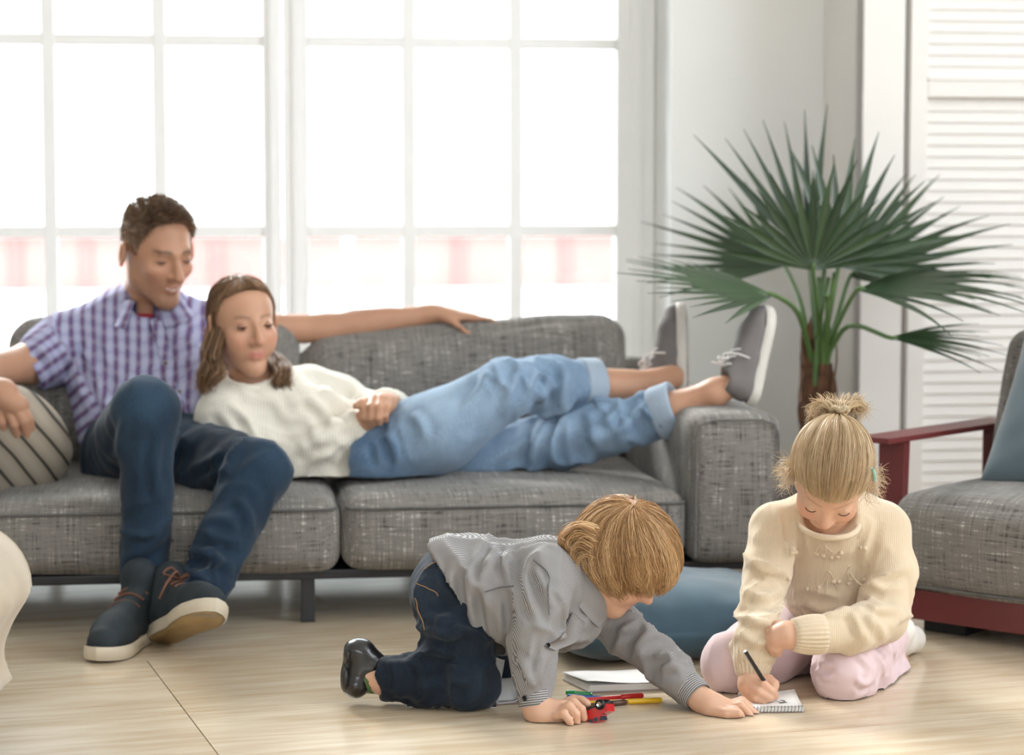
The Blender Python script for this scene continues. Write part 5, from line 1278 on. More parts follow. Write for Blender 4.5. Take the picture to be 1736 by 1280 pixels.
    # hair swept up into a ponytail
    pole = H.R.T @ nrm((0.12, 0.20, 0.97))
    zl = lambda x, y: np.interp(y, (-0.08, -0.02, 0.012, 0.04, 0.07), (-0.075, -0.050, -0.005, 0.040, 0.056))
    fn, lim = bowl_shell(H, (0, -0.014, 0.032), (0.0825, 0.1020, 0.0905), pole, zl, 0.6)
    hb = obj('hair', hair_cap(H, fn, lim, -0.002, amp=0.002), M_hair_g, girl)
    at = hb.data.attributes.new('tone', 'FLOAT', 'POINT'); at.data.foreach_set('value', np.full(len(hb.data.vertices), 0.3, np.float32))
    q, tn = combed(H, fn, lim, 5200, 14, (0.6, 1.5), (-0.003, 0.005), 0.05, 0.02, 0.0, 0.012, to_pole=True)
    obj('hair_strands', strands(q, 0.0005, 0.00022, tn), M_hair_g, hb, kind='stuff')
    tie = H.TA(fn(np.array([0.02]), np.array([0.0]), 0.004))[0]; up = nrm(tie - hc)
    loc = []; tn = []
    for k in range(900):
        a = RNG.uniform(0, 2*math.pi); r = RNG.uniform(0.003, 0.013); sx = math.cos(a); sy = math.sin(a); L = RNG.uniform(0.013, 0.024)
        b0 = tie + np.array((sx*r, sy*r, 0)); d = np.array((sx*1.05, abs(sy)*0.8, 0))
        p1 = b0 + up*L*0.6 + d*0.010; p2 = b0 + up*L*0.95 + d*0.024; p3 = b0 + up*L*(0.55 + RNG.normal(0, .3)) + d*(0.034 + RNG.normal(0, .006)); p4 = b0 + up*(0.0 + RNG.normal(0, .012)) + d*(0.040 + RNG.normal(0, .008))
        if k % 5 == 0: p3 = b0 + up*L*1.3 + d*0.026; p4 = b0 + up*L*1.6 + d*0.034
        loc.append(catmull([b0 - up*0.006, p1, p2, p3, p4], 13)); tn.append(np.clip(0.62 + RNG.normal(0, .22), 0, 1))
    obj('ponytail', strands(np.array(loc), 0.0007, 0.0002, np.array(tn)), M_hair_g, hb, kind='stuff')
    ring = np.array([tie + up*0.008 + np.array((0.0145*math.cos(a) , 0.0145*math.sin(a), 0.003*math.sin(5*a))) for a in np.linspace(0, 2*math.pi, 28, endpoint=False)])
    obj('hair_tie', tube(ring, 0.0055, 9, True), plain('beige_elastic', (0.42, 0.33, 0.21), 0.8, 0.3, 120), hb)
    cl = catmull([H.T(*p) for p in ((-0.077, 0.005, 0.078), (-0.084, 0.012, 0.062), (-0.087, 0.018, 0.045))], 10)
    obj('hair_clip', tube(cl, 0.0035, 8, flat=0.6), plain('mint_clip', (0.35, 0.62, 0.55), 0.3, 0.05), hb)
    loc = []
    for k in range(420):
        s = 1 if k % 2 else -1; c = H.T(s*0.080, RNG.normal(-0.005, 0.012), RNG.normal(-0.012, 0.02)); p = [c]; d = np.array((-s*0.6 + RNG.normal(0, .4), RNG.normal(0, .4), RNG.normal(-.2, .5)))
        for j in range(4):
            d = nrm(d + RNG.normal(0, .55, 3) + np.array((0, 0, -0.12))); p.append(p[-1] + d*0.0105)
        loc.append(catmull(p, 10))
    obj('hair_wisps', strands(np.array(loc), 0.0004, 0.00015, RNG.uniform(0.6, 1.0, len(loc))), M_hair_g, hb, kind='stuff')
build_girl()

# ------------------------------------------------------------------ things on the floor
M_paper = plain('white_paper', (0.80, 0.79, 0.78), 0.8, 0.02, 6); M_card = plain('grey_card', (0.42, 0.37, 0.37), 0.8, 0.05, 10); M_wire = plain('wire', (0.25, 0.24, 0.22), 0.3, 0.1, metal=1.0)
M_ink = plain('graphite', (0.02, 0.02, 0.025), 0.6, 0.1)
def slab(c, ex, ey, z0, z1, bev=0.0008): return xf(box((0, 0, z0), (1, 1, z1)), frameM(c, ex, ey, Vector((0, 0, 1))))
def pad():
    A = F(1262, 1207, 0.002); B = F(1363, 1206, 0.002); C = F(1354, 1172, 0.002); ex = B - A; ey = np.array((-0.004, 1, 0))*0.125*1.0
    root = empty('notepad', (A + B)/2 + ey/2*np.array((1, 1, 0)), label="small white spiral notepad under the girl's drawing hand", cat='notepad')
    root.location.z = 0
    A[2] = 0
    obj('cover', slab(A, ex, ey, 0.0006, 0.0022), M_card, root, False); obj('pages', slab(A + ex*0.01, ex*0.98, ey*0.985, 0.0023, 0.0088), M_paper, root, False)
    u = np.linspace(0, 1, 10); G = np.array([[A + ex*(0.01 + 0.97*s + 0.012) + ey*(0.02 + 0.97*t) + np.array((0, 0, 0.0094 + 0.004*max(0, s - 0.7)*max(0, t - 0.5)*8)) for t in u] for s in u])
    top = obj('loose_page', sheet(G, 0.0004), M_paper, root)
    n = 17
    for i in range(n):
        c = A + ex*(0.04 + 0.92*i/(n-1)) + ey*0.012 + np.array((0, 0, 0.0052)); an = np.linspace(0, 2*math.pi, 14, endpoint=False)
        obj('wire_coil', tube(np.array([c + np.array((0.0012*math.sin(a), 0.0058*math.cos(a), 0.0054*math.sin(a) + 0.0008)) for a in an]), 0.0007, 5, True), M_wire, root)
    for pts in ([(1318, 1189), (1325, 1191), (1331, 1188), (1323, 1187)], [(1290, 1193), (1300, 1190), (1311, 1189)], [(1322, 1192), (1334, 1190)]):
        q = catmull([F(x, y, 0.0104) for x, y in pts], 14); G = np.stack([q + np.array((0, 0.0016, 0)), q - np.array((0, 0.0016, 0))], 1); obj('pencil_mark', sheet(G, 0.0002), M_ink, top)
    a = P(1263, 1104, 3.90); b = F(1316.5, 1188, 0.0105); d = nrm(a - b); root2 = empty('pencil', b, label="black pencil held upright in the girl's hand", cat='pencil')
    M_pen = plain('black_pencil', (0.012, 0.012, 0.014), 0.35, 0.1)
    obj('barrel', tube([b + d*0.014, a], 0.0037, 6), M_pen, root2, False); obj('sharpened_wood', tube([b + d*0.003, b + d*0.0145], [0.001, 0.0037], 10), plain('pencil_wood', (0.10, 0.06, 0.035), 0.7, 0.1), root2); obj('lead', tube([b, b + d*0.0035], [0.0002, 0.0011], 8), M_ink, root2)
pad()
def album():
    A = F(998, 1175); ex = np.array(F(1135, 1170) - A); ey = np.array((-0.045, 0.105, 0)); A[2] = 0
    root = empty('sketchbook', A + (ex + ey)/2, label='closed white sketchbook lying flat on the floor near the marker pens', cat='sketchbook')
    obj('back_cover', slab(A, ex, ey, 0.0006, 0.003), M_card, root, False)
    for i in range(5): obj('page_block', slab(A + ex*0.004*i, ex*(0.99 - 0.004*i), ey, 0.0032 + 0.0022*i, 0.0052 + 0.0022*i), M_paper, root, False)
    u = np.linspace(0, 1, 12); G = np.array([[A + ex*(-0.02 + 1.01*s) + ey*t + np.array((0, 0, 0.0165 + 0.006*(1 - t)*math.exp(-(s*4)**2) + 0.001*math.sin(7*s))) for t in u] for s in u]); obj('front_cover', sheet(G, 0.0012), M_paper, root)
album()
M_pen_cols = dict(red=(0.55, 0.02, 0.02), yellow=(0.80, 0.48, 0.02), brown=(0.10, 0.045, 0.025), blue=(0.02, 0.09, 0.35), green=(0.03, 0.28, 0.08))
def marker(a, b, col, label, r=0.0052, cap=0.36):
    a = F(*a, r); b = F(*b, r); d = b - a; L = np.linalg.norm(d); d /= L; m = plain(col + '_plastic', M_pen_cols[col], 0.3, 0.04)
    root = empty('marker_pen', ((a + b)/2)*np.array((1, 1, 0)), label=label, cat='marker pen', group='felt-tip marker pens on the floor')
    obj('barrel', tube([a, a + d*0.002, a + d*L*(1 - cap)], [r*0.7, r*0.86, r*0.86], 14), m, root); obj('cap', tube([a + d*L*(1 - cap), a + d*(L*(1-cap) + .001), b - d*0.003, b], [r*0.9, r, r*0.97, r*0.7], 14), m, root)
marker((962, 1194), (1122, 1187), 'yellow', 'yellow felt-tip marker pen with its cap on')
marker((985, 1188), (1090, 1179), 'red', 'red felt-tip marker pen pointing away from the toy car')
marker((966, 1200), (1062, 1190), 'brown', 'dark brown felt-tip marker pen touching the toy car')
marker((1020, 1184), (962, 1181), 'blue', 'blue felt-tip marker pen behind the toy car')
marker((1004, 1178), (960, 1174), 'green', 'green felt-tip marker pen beside the blue one')
def papers():
    u = np.linspace(0, 1, 14)
    c = [F(842, 1196), F(888, 1192), F(878, 1145), F(820, 1142)]
    G = np.array([[(c[0]*(1-s) + c[1]*s)*(1-t) + (c[3]*(1-s) + c[2]*s)*t + np.array((0, 0, 0.004 + 0.012*t + 0.010*math.exp(-((s - 1)*5)**2)*(1 - t))) for t in u] for s in u])
    root = empty('open_album', (c[0] + c[2])/2, label="open drawing album with blank pages beneath the boy's knees", cat='album')
    obj('page', sheet(G, 0.0012), M_paper, root)
    G2 = G.copy(); G2[:, :, 2] = 0.0022 + 0.3*(G[:, :, 2] - 0.004); obj('cover', sheet(G2, 0.0016), M_card, root)
    d = [F(690, 1199), F(842, 1200), F(822, 1140), F(700, 1142)]
    G = np.array([[(d[0]*(1-s) + d[1]*s)*(1-t) + (d[3]*(1-s) + d[2]*s)*t + np.array((0, 0, 0.0006)) for t in u] for s in u]); obj('page', sheet(G, 0.0008), M_paper, root)
    e = [P(824, 1150, 4.035), P(850, 1150, 4.035), P(856, 1117, 4.06), P(826, 1110, 4.06)]; u = np.linspace(0, 1, 8)
    G = np.array([[(e[0]*(1-s) + e[1]*s)*(1-t) + (e[3]*(1-s) + e[2]*s)*t + np.array((0, 0.012*math.sin(3*s + 2*t), 0)) for t in u] for s in u]); obj('page', sheet(G, 0.0008), M_paper, root)
papers()
# toy car, tilted in the boy's fingers
def toy_car():
    a = P(975, 1218, 3.845); b = P(1037, 1196, 3.815); ex = nrm(b - a); n = nrm(np.array((0.20, -0.88, 0.42))); ez = nrm(np.cross(ex, np.cross(n, ex))) ; ey = np.cross(ez, ex)
    c = (a + b)/2; M = frameM(c, ex, ey, ez); root = empty('toy_car', c*np.array((1, 1, 0)), label="small red metal toy car tipped up in the boy's hand", cat='toy car')
    mr = plain('red_enamel', (0.50, 0.008, 0.012), 0.22, 0.05, coat=0.5); mb = plain('black_plastic', (0.012, 0.012, 0.013), 0.4, 0.1); mc = plain('chrome', (0.75, 0.75, 0.75), 0.15, 0.05, metal=1.0); mg = plain('toy_glass', (0.03, 0.04, 0.06), 0.1, 0.05)
    # local: x along the car, z is the car's side turned to the camera, y its roof direction (down in the photo)
    def L(v, f): return xf((np.asarray(v, float), f), M)
    prof = [(-0.034, 0.004), (-0.034, -0.009), (-0.016, -0.011), (-0.009, -0.021), (0.012, -0.021), (0.018, -0.011), (0.034, -0.009), (0.036, 0.004)]
    v = [(x, y, z) for z in (-0.013, 0.013) for x, y in prof]; k = len(prof); f = [tuple(range(k)), tuple(range(k, 2*k))[::-1]] + [(i, i + k, (i+1) % k + k, (i+1) % k)[::-1] for i in range(k)]
    obj('body_shell', L(v, f), mr, root, False); obj('chassis', L(*box((-0.035, 0.0035, -0.0125), (0.037, 0.0075, 0.0125), 0.0015)), mb, root, False)
    for x0, x1 in ((-0.008, 0.001), (0.003, 0.012)): obj('side_window', L(*box((x0, -0.0195, 0.0122), (x1, -0.0125, 0.0136), 0.0004)), mg, root, False)
    obj('windscreen', L(*box((0.0125, -0.0195, -0.011), (0.0172, -0.0118, 0.011), 0.0008)), mg, root, False)
    for x in (-0.034, -0.030): obj('lamp', L(*uvs((x, -0.003, 0.0128), 0.0018, 8, 6)), mc, root)
    for x in (-0.021, 0.023):
        for z in (-0.0125, 0.0125):
            w = obj('wheel', L(*tube([(x, 0.006, z - 0.004), (x, 0.006, z - 0.003), (x, 0.006, z + 0.003), (x, 0.006, z + 0.004)], [0.0078, 0.0092, 0.0092, 0.0078], 20)), mb, root)
            obj('hubcap', L(*tube([(x, 0.006, z + 0.0035), (x, 0.006, z + 0.0048)], [0.0056, 0.0046], 16)), mc, w)
toy_car()
# ------------------------------------------------------------------ sneakers in their own frame: x across, y to the toe, z up from the ground
def sneaker(M, L, parent, m_up, m_sole, m_lace, m_tread, high=0.0, bow=True):
    k = L/0.29
    def out(t, g=0.0):              # half widths along the foot
        return np.interp(t, (0, 0.03, 0.1, 0.25, 0.45, 0.62, 0.78, 0.9, 0.97, 1.0), (0.0, 0.018, 0.032, 0.036, 0.036, 0.045, 0.048, 0.038, 0.021, 0.0)) + g*(t > 0.001)*(t < 0.999)
    tt = (1 - np.cos(np.linspace(0, math.pi, 26)))/2; ring = [(out(t), 0.29*t) for t in tt] + [(-out(t)*1.02, 0.29*t) for t in tt[1:-1][::-1]]; n = len(ring); lev = []
    for z, sc in ((0.0, 0.93), (0.003, 1.0), (0.016, 1.02), (0.026, 1.0), (0.028, 0.94)):
        lev += [(x*sc, 0.145 + (y - 0.145)*(1 - (1 - sc)*0.25), z + 0.010*max(0, y/0.29 - 0.75)**2*8) for x, y in ring]
    f = [(q[0], q[1], q[2], q[3]) for q in grid_faces(5, n, False, True)]
    f = [q[::-1] for q in f]; f = [tuple(range(n))[::-1]] + [q[::-1] for q in f] + [tuple(4*n + i for i in range(n))]
    root = M @ Matrix.Scale(k, 4)
    so_v = xf((np.array(lev), f), root)
    S = SDF((-0.07, -0.02, 0.015), (0.07, 0.31, 0.20), 0.0048)
    S.poly([(0, 0.042, 0.044), (0, 0.12, 0.044), (0, 0.205, 0.040), (0, 0.248, 0.034)], [0.036, 0.037, 0.042, 0.034], 0.015)
    S.poly([(0, 0.065, 0.088), (0, 0.185, 0.050)], [0.030, 0.034], 0.02)
    if high: S.poly([(0, 0.050, 0.06), (0, 0.048, 0.08 + high)], [0.036, 0.038], 0.02)
    else: S.poly([(0, 0.045, 0.05), (0, 0.044, 0.078)], [0.034, 0.030], 0.015); S.cone((0, 0.052, 0.13), (0, 0.050, 0.088), 0.024, 0.022, 0.006, 's')
    S.half((0, 0, 0.022), (0, 0, -1), 0.003)
    up = obj('shoe', xf(S.mesh(1), root), m_up, parent)
    obj('shoe_sole', so_v, m_sole, up); fa = [0.90]
    tr = np.array([(x*0.86, 0.145 + (y - 0.145)*0.94, -0.0008 + 0.010*max(0, y/0.29 - 0.75)**2*8) for x, y in ring]); obj('tread', xf((np.vstack([tr, tr + np.array((0, 0, 0.002))]), [tuple(range(n))[::-1]] + [(i, (i+1) % n, (i+1) % n + n, i + n) for i in range(n)]), root), m_tread, up)
    def LV(p): return np.array([(root @ Vector(q))[:] for q in p])
    for i in range(5):
        y = 0.085 + 0.024*i; z = 0.119 - 0.0105*i - (0 if i else 0.002)
        obj('shoe_lace', tube(LV([(x*0.030, y + 0.006*(1 if x > 0 else -1)*abs(x), z - 0.014*x*x) for x in np.linspace(-1, 1, 9)]), 0.0029*k, 7), m_lace, up)
    if bow:
        for s in (-1, 1):
            obj('lace_loop', tube(LV(catmull([(0, 0.09, 0.120), (s*0.022, 0.095, 0.138), (s*0.042, 0.10, 0.120), (s*0.022, 0.10, 0.118), (0, 0.092, 0.120)], 18)), 0.0026*k, 6), m_lace, up)
            obj('lace_end', tube(LV(catmull([(0, 0.09, 0.120), (s*0.02, 0.115, 0.125), (s*0.040, 0.12, 0.095), (s*0.050, 0.115, 0.060)], 14)), 0.0026*k, 6), m_lace, up)
    return up
def shoeM(heel, f, up):
    f = nrm(f); u = V3(up); u = nrm(u - f*(u @ f)); return frameM(heel, np.cross(f, u), f, u)

# ------------------------------------------------------------------ man sitting on the sofa
def check_mat():
    m, nt, b = new_mat('purple_check_cotton')
    def band(d, sc, lo, hi, inv=False):
        w = N_(nt, 'ShaderNodeTexWave'); w.bands_direction = d; w.inputs['Scale'].default_value = sc; w.inputs['Distortion'].default_value = 0.0; nt.links.new(coords(nt, attr='cuv'), w.inputs['Vector'])
        return ramp(nt, w.outputs['Fac'], [(lo, (1, 1, 1) if inv else (0, 0, 0)), (hi, (0, 0, 0) if inv else (1, 1, 1))])
    c = mixc(nt, band('X', 11.5, 0.35, 0.6), (0.20, 0.20, 0.37), (0.42, 0.43, 0.62))
    c = mixc(nt, mathn(nt, 'MULTIPLY', band('X', 11.5, 0.02, 0.12, True), 0.85), c, (0.16, 0.035, 0.085))
    c = mixc(nt, mathn(nt, 'MULTIPLY', band('Y', 14.0, 0.55, 0.85), 0.18), c, (0.62, 0.62, 0.74)); c = mixc(nt, mathn(nt, 'MULTIPLY', band('Y', 14.0, 0.04, 0.14, True), 0.22), c, (0.16, 0.11, 0.24))
    nt.links.new(c, b.inputs['Base Color']); b.inputs['Roughness'].default_value = 0.9; b.inputs['Specular IOR Level'].default_value = 0.2; return m
M_skin_m = skin('tanned_skin', (0.50, 0.27, 0.17)); M_check = check_mat(); M_mjean = denim('indigo_denim', (0.005, 0.011, 0.024), (0.030, 0.060, 0.100), 0.40)
M_hair_m = hairmat('brown_hair', (0.085, 0.05, 0.032), (0.22, 0.135, 0.088), (0.44, 0.30, 0.20))
M_msh = plain('navy_suede', (0.016, 0.024, 0.030), 0.8, 0.2, 30); M_msole = plain('cream_rubber', (0.62, 0.54, 0.42), 0.6, 0.06, 20); M_tread = plain('gum_tread', (0.42, 0.29, 0.13), 0.6, 0.12, 25); M_brl = plain('brown_lace', (0.15, 0.06, 0.035), 0.8, 0.15, 60)
M_redtee = plain('red_tee', (0.42, 0.03, 0.05), 0.9, 0.05, 20)
man = person('man in a purple checked shirt and blue jeans sitting on the sofa', P(240, 830, 4.9)*np.array((1, 1, 0)))
def build_man():
    hc = P(267, 428, 5.20); H = HF(hc, (0.60, -0.75, -0.27), (0.12, -0.20, 0.97), 0.98)
    nb = P(247, 535, 5.28)
    S = SDF((-1.36, 4.35, 0.02), (-0.02, 5.62, 0.94), 0.0105, [(hc - 0.12, hc + 0.13, 0.0038), (P(-45, 775, 4.84), P(75, 640, 5.0), 0.0034)])
    head_sdf(S, H, nb, 0.058, smile=1.0, ex=0.006)
    S.poly([nb, P(240, 620, 5.24), P(248, 720, 5.12), P(250, 770, 5.04)], [0.06, 0.085, 0.08, 0.075], 0.03)
    S.poly([P(235, 560, 5.28), P(115, 575, 5.27), P(52, 615, 5.18), P(-62, 642, 5.0)], [0.05, 0.05, 0.046, 0.037], 0.02)
    S.poly([P(-62, 642, 5.0), P(-12, 662, 4.90)], [0.037, 0.026], 0.012)
    S.poly([P(245, 555, 5.30), P(348, 560, 5.34), P(555, 557, 5.44), P(738, 532, 5.48)], [0.04, 0.040, 0.036, 0.0255], 0.02)
    S.poly([P(600, 549, 5.45), P(660, 542, 5.47)], [0.033, 0.031], 0.015)
    hand_sdf(S, P(742, 531, 5.475), (0.97, 0.06, -0.10), (0, 0.1, -1), False, 0.95, ((-2, 10, 8), (0, 8, 8), (0, 12, 10), (2, 16, 12)), 5, ((0.35, 0.15), 12, 12), wr=0.027)
    # right hand hanging over the pillow, fingers by their joints
    Y = 4.89
    S.poly([P(-12, 662, 4.90), P(4, 668, Y), P(22, 686, Y - .01)], [0.028, 0.032, 0.026], 0.014); S.poly([P(-4, 682, Y), P(34, 688, Y - .005)], [0.022, 0.020], 0.012)
    for pts, r in (([(-4, 690, -.01), (4, 718, -.022), (12, 740, -.016), (16, 752, -.006)], .0092), ([(11, 692, -.014), (24, 722, -.028), (32, 748, -.022), (35, 760, -.012)], .0098), ([(26, 690, -.012), (40, 716, -.026), (47, 742, -.020), (49, 756, -.010)], .0098), ([(38, 690, -.006), (50, 710, -.016), (55, 730, -.012), (56, 742, -.004)], .0090)):
        S.poly([P(x, y, Y + d) for x, y, d in pts], [r*1.1, r, r*.9, r*.8], 0.0035)
    S.poly([P(20, 672, Y + .02), P(48, 692, Y + .03), P(62, 718, Y + .03), P(66, 732, Y + .028)], [0.014, 0.0115, 0.0105, 0.009], 0.005)
    for pts in ([P(215, 775, 5.02), P(247, 690, 4.57), P(243, 1010, 4.60), P(240, 1060, 4.58)], [P(300, 768, 5.02), P(438, 798, 4.67), P(325, 1035, 4.47), P(318, 1048, 4.46)]):
        S.poly(pts, [0.058, 0.034, 0.026, 0.024], 0.02)
    v, f = S.mesh(1); obj('body', (v, f), M_skin_m, man, attrs={'tint': head_tint(v, H, 0.95, 0.5, 0.5, 0.30, 0.004)})
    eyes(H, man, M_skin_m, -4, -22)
    te = [H.T(x, 0.0855 - (x/0.022)**2*0.009 + 0.0035, -0.066 + abs(x/0.022)**1.5*0.008) for x in np.linspace(-0.017, 0.017, 9)]
    obj('teeth', tube(np.array(te), 0.0026, 8), plain('tooth_white', (0.62, 0.57, 0.52), 0.3, 0.03), man)
    # shirt
    S = SDF((-1.16, 4.95, 0.27), (-0.50, 5.52, 0.80), 0.0075)
    S.poly([P(235, 585, 5.26), P(238, 640, 5.22), P(246, 720, 5.12), P(250, 775, 5.05)], [0.155, 0.158, 0.145, 0.138], 0.04, flat=0.72, up=(0, 1, 0.35))
    S.poly([P(122, 572, 5.27), P(240, 552, 5.29), P(350, 562, 5.33)], [0.062, 0.075, 0.060], 0.05)
    S.poly([P(120, 576, 5.26), P(82, 600, 5.22), P(50, 624, 5.18)], [0.066, 0.062, 0.060], 0.03)
    S.half(P(56, 620, 5.19), (-0.80, -0.30, -0.42), 0.003) if False else None
    S.poly([P(345, 562, 5.33), P(435, 566, 5.39)], [0.058, 0.050], 0.03)
    S.cone(P(262, 508, 5.20), P(247, 540, 5.26), 0.050, 0.058, 0.006, 's')
    vf = S.mesh(2)
    # square off the sleeve end
    n0 = nrm((-0.86, -0.28, -0.42)); p0 = P(54, 622, 5.18); d = (vf[0] - p0) @ n0; m = (d > 0) & (np.linalg.norm(vf[0] - p0, axis=1) < 0.11); vf[0][m] -= d[m, None]*n0
    vf = folds(vf, [(None, 1, (0.1, 0.1, 1), 13, 3, 0.003), (P(250, 690, 5.0), 0.12, (1, 0, 0.35), 18, 4, 0.008), (P(140, 630, 5.15), 0.08, (0.5, 0, -1), 20, 4, 0.009), (P(330, 600, 5.2), 0.09, (1, 0, 0.4), 18, 4, 0.008), (P(90, 590, 5.15), 0.06, (0.7, 0, 0.7), 26, 4, 0.005)], 2)
    vf = creases(vf, [[(112, 590), (135, 640), (150, 700)], [(150, 580), (165, 640), (185, 720)], [(290, 592), (315, 580), (345, 576)], [(300, 625), (325, 612), (345, 610)], [(265, 700), (290, 690), (320, 700)], [(60, 585), (80, 600), (92, 625)]], 0.008, 9.0)
    v = vf[0]; sl = ((v - P(112, 580, 5.26)) @ nrm((-0.75, -0.1, -0.5))) > 0
    ax = nrm(P(50, 624, 5.18) - P(120, 576, 5.26)); sd = nrm(np.cross(ax, (0, -1, 0)))
    u = np.where(sl, (v - P(112, 580, 5.26)) @ sd, (v[:, 0] + 0.12*(v[:, 2] - 0.5))); w_ = np.where(sl, (v - P(112, 580, 5.26)) @ ax, v[:, 2] - v[:, 1]*0.3)
    shirt = obj('shirt', vf, M_check, man, attrs={'cuv': np.stack([u, w_, u*0], 1)})
    def sp(x, y, off=0.004): return surf(v, x, y, off, 8e-6)
    G = []
    A = catmull([sp(262, 535), sp(272, 580), sp(288, 640), sp(306, 690), sp(325, 735)], 16); B = catmull([sp(278, 535), sp(288, 580), sp(304, 640), sp(322, 690), sp(341, 735)], 16)
    pv = sheet(np.stack([A, (A + B)/2 + np.array((0, -0.002, 0)), B], 1), 0.003); obj('placket', pv, M_check, shirt, attrs={'cuv': np.stack([pv[0][:, 0], pv[0][:, 2], pv[0][:, 0]*0], 1)})
    mb = plain('pearl_button', (0.7, 0.66, 0.6), 0.25, 0.05)
    for x, y in ((272, 566), (288, 607), (303, 655), (322, 705)): disc(sp(x, y, 0.007), (0.1, -1, 0.2), 0.0058, 0.003, shirt, mb)
    for s, pts in ((0, [(215, 515), (228, 500), (238, 512)]),):
        pass
    cc = P(252, 512, 5.25); an = np.linspace(0.10*math.pi, 1.90*math.pi, 30); G = []
    for a in an:
        d = np.array((math.sin(a)*0.99, -math.cos(a)*0.92, 0.0)); fr = 0.5*(1 + math.cos(a)); z0 = -0.028*fr + 0.012*(1 - fr)
        G.append([cc + d*0.064 + np.array((0, 0, z0 - 0.010)), cc + d*0.062 + np.array((0, 0, z0 + 0.018)), cc + d*0.064 + np.array((0, 0, z0 + 0.032)), cc + d*0.076 + np.array((0, 0, z0 + 0.028)), cc + d*(0.098 + 0.020*fr) + np.array((0, 0, z0 - 0.004 - 0.026*fr))])
    cv_ = sheet(np.array(G), 0.0025); obj('collar', cv_, M_check, shirt, attrs={'cuv': np.stack([np.arctan2(cv_[0][:, 0] - cc[0], cv_[0][:, 1] - cc[1])*0.07, cv_[0][:, 2], cv_[0][:, 0]*0], 1)})
    obj('undershirt', tube(np.array([cc + np.array((0.054*math.cos(a), 0.050*math.sin(a) + 0.002, -0.016 + 0.016*math.sin(a))) for a in np.linspace(0, 2*math.pi, 26, endpoint=False)]), 0.008, 8, True), M_redtee, shirt)
    tl = sheet(np.array([[surf(v, 312 + 26*s + 6*t, 728 + 14*t + 4*s, 0.006) + np.array((0, -0.01 - 0.02*t, -0.03*t)) for t in np.linspace(0, 1, 6)] for s in np.linspace(0, 1, 6)]), 0.003)
    obj('shirt_tail', tl, plain('pink_hem', (0.62, 0.30, 0.36), 0.9, 0.1, 30), shirt)
    # jeans
    S = SDF((-1.06, 4.36, 0.05), (-0.44, 5.22, 0.62), 0.0075)
    S.poly([P(215, 772, 5.04), P(300, 772, 5.04)], [0.105, 0.105], 0.03)
    S.poly([P(213, 772, 5.02), P(232, 728, 4.80), P(247, 697, 4.585)], [0.090, 0.078, 0.066], 0.03)
    S.ell(P(247, 690, 4.57), (0.060, 0.055, 0.056), k=0.03)
    S.poly([P(248, 700, 4.575), P(248, 830, 4.585), P(246, 985, 4.60)], [0.062, 0.052, 0.0525], 0.02)
    S.poly([P(300, 770, 5.02), P(375, 790, 4.84), P(438, 800, 4.68)], [0.088, 0.078, 0.066], 0.03)
    S.ell(P(442, 795, 4.665), (0.058, 0.056, 0.058), k=0.03)
    S.poly([P(438, 805, 4.665), P(385, 910, 4.58), P(330, 1033, 4.475)], [0.063, 0.055, 0.052], 0.02)
    vf = S.mesh(1)
    for p0, n0, R in ((P(246, 990, 4.60), (0, 0.05, -1), 0.075), (P(325, 1042, 4.467), nrm(P(330, 1033, 4.475) - P(385, 910, 4.58)), 0.075)):
        n0 = nrm(n0); d = (vf[0] - p0) @ n0; m = (d > 0) & (np.linalg.norm(vf[0] - p0, axis=1) < R + 0.03); vf[0][m] -= d[m, None]*n0
    vf = folds(vf, [(None, 1, (0.2, 0.2, 1), 17, 3, 0.0020), (P(330, 960, 4.45), 0.09, (0.9, 0, 0.45), 22, 5, 0.012), (P(250, 940, 4.53), 0.08, (0.9, 0, 0.5), 20, 5, 0.009), (P(390, 800, 4.65), 0.07, (0.5, 0, 0.9), 20, 5, 0.009), (P(310, 770, 4.85), 0.08, (0.7, 0, 0.7), 20, 5, 0.010), (P(285, 720, 4.65), 0.05, (0.2, 0, 1), 26, 4, 0.005)], 6)
    vf = creases(vf, [[(296, 965), (330, 975), (368, 1000)], [(312, 935), (350, 940), (398, 965)], [(300, 990), (325, 1005), (350, 1030)], [(340, 900), (375, 915), (410, 920)], [(205, 950), (240, 935), (285, 900)], [(210, 975), (250, 965), (285, 945)], [(270, 730), (262, 790), (268, 850)], [(310, 835), (345, 815), (385, 785)], [(320, 800), (350, 785), (380, 765)], [(215, 700), (205, 740), (200, 780)], [(400, 845), (420, 870), (425, 905)]], 0.008, 8.0)
    fd = 0.75*np.exp(-(np.linalg.norm((vf[0] - P(247, 668, 4.52))*np.array((1.2, 1, .9)), axis=1)/0.09)**2) + 0.6*np.exp(-(np.linalg.norm(vf[0] - P(455, 770, 4.62), axis=1)/0.08)**2) + 0.35*np.exp(-(np.linalg.norm(vf[0] - P(385, 930, 4.52), axis=1)/0.14)**2)
    obj('jeans', vf, M_mjean, man, attrs={'fade': fd})
    # shoes
    hl = F(252, 1079); toe = F(176, 1120); hl[2] = 0.002
    sneaker(shoeM(hl, np.array((toe[0] - hl[0], toe[1] - hl[1], 0)), (0, 0, 1)), 0.285, man, M_msh, M_msole, M_brl, M_tread, high=0.055, bow=False)
    hl = P(262, 1092, 4.50); toe = P(352, 1100, 4.27)
    sneaker(shoeM(hl + np.array((0.0, 0, 0.0)), toe - hl, (0.34, -0.02, 0.94)) @ Matrix.Rotation(math.radians(14), 4, 'X') @ Matrix.Identity(4), 0.285, man, M_msh, M_msole, M_brl, M_tread, high=0.05, bow=True)
    # hair
    pole = nrm((0.0, -0.5, 0.85))
    zl = lambda x, y: np.interp(y, (-0.09, -0.045, -0.034, 0.0, 0.008, 0.022, 0.036, 0.055, 0.075), (-0.060, -0.040, 0.016, 0.016, -0.022, -0.004, 0.040, 0.086, 0.098)) 
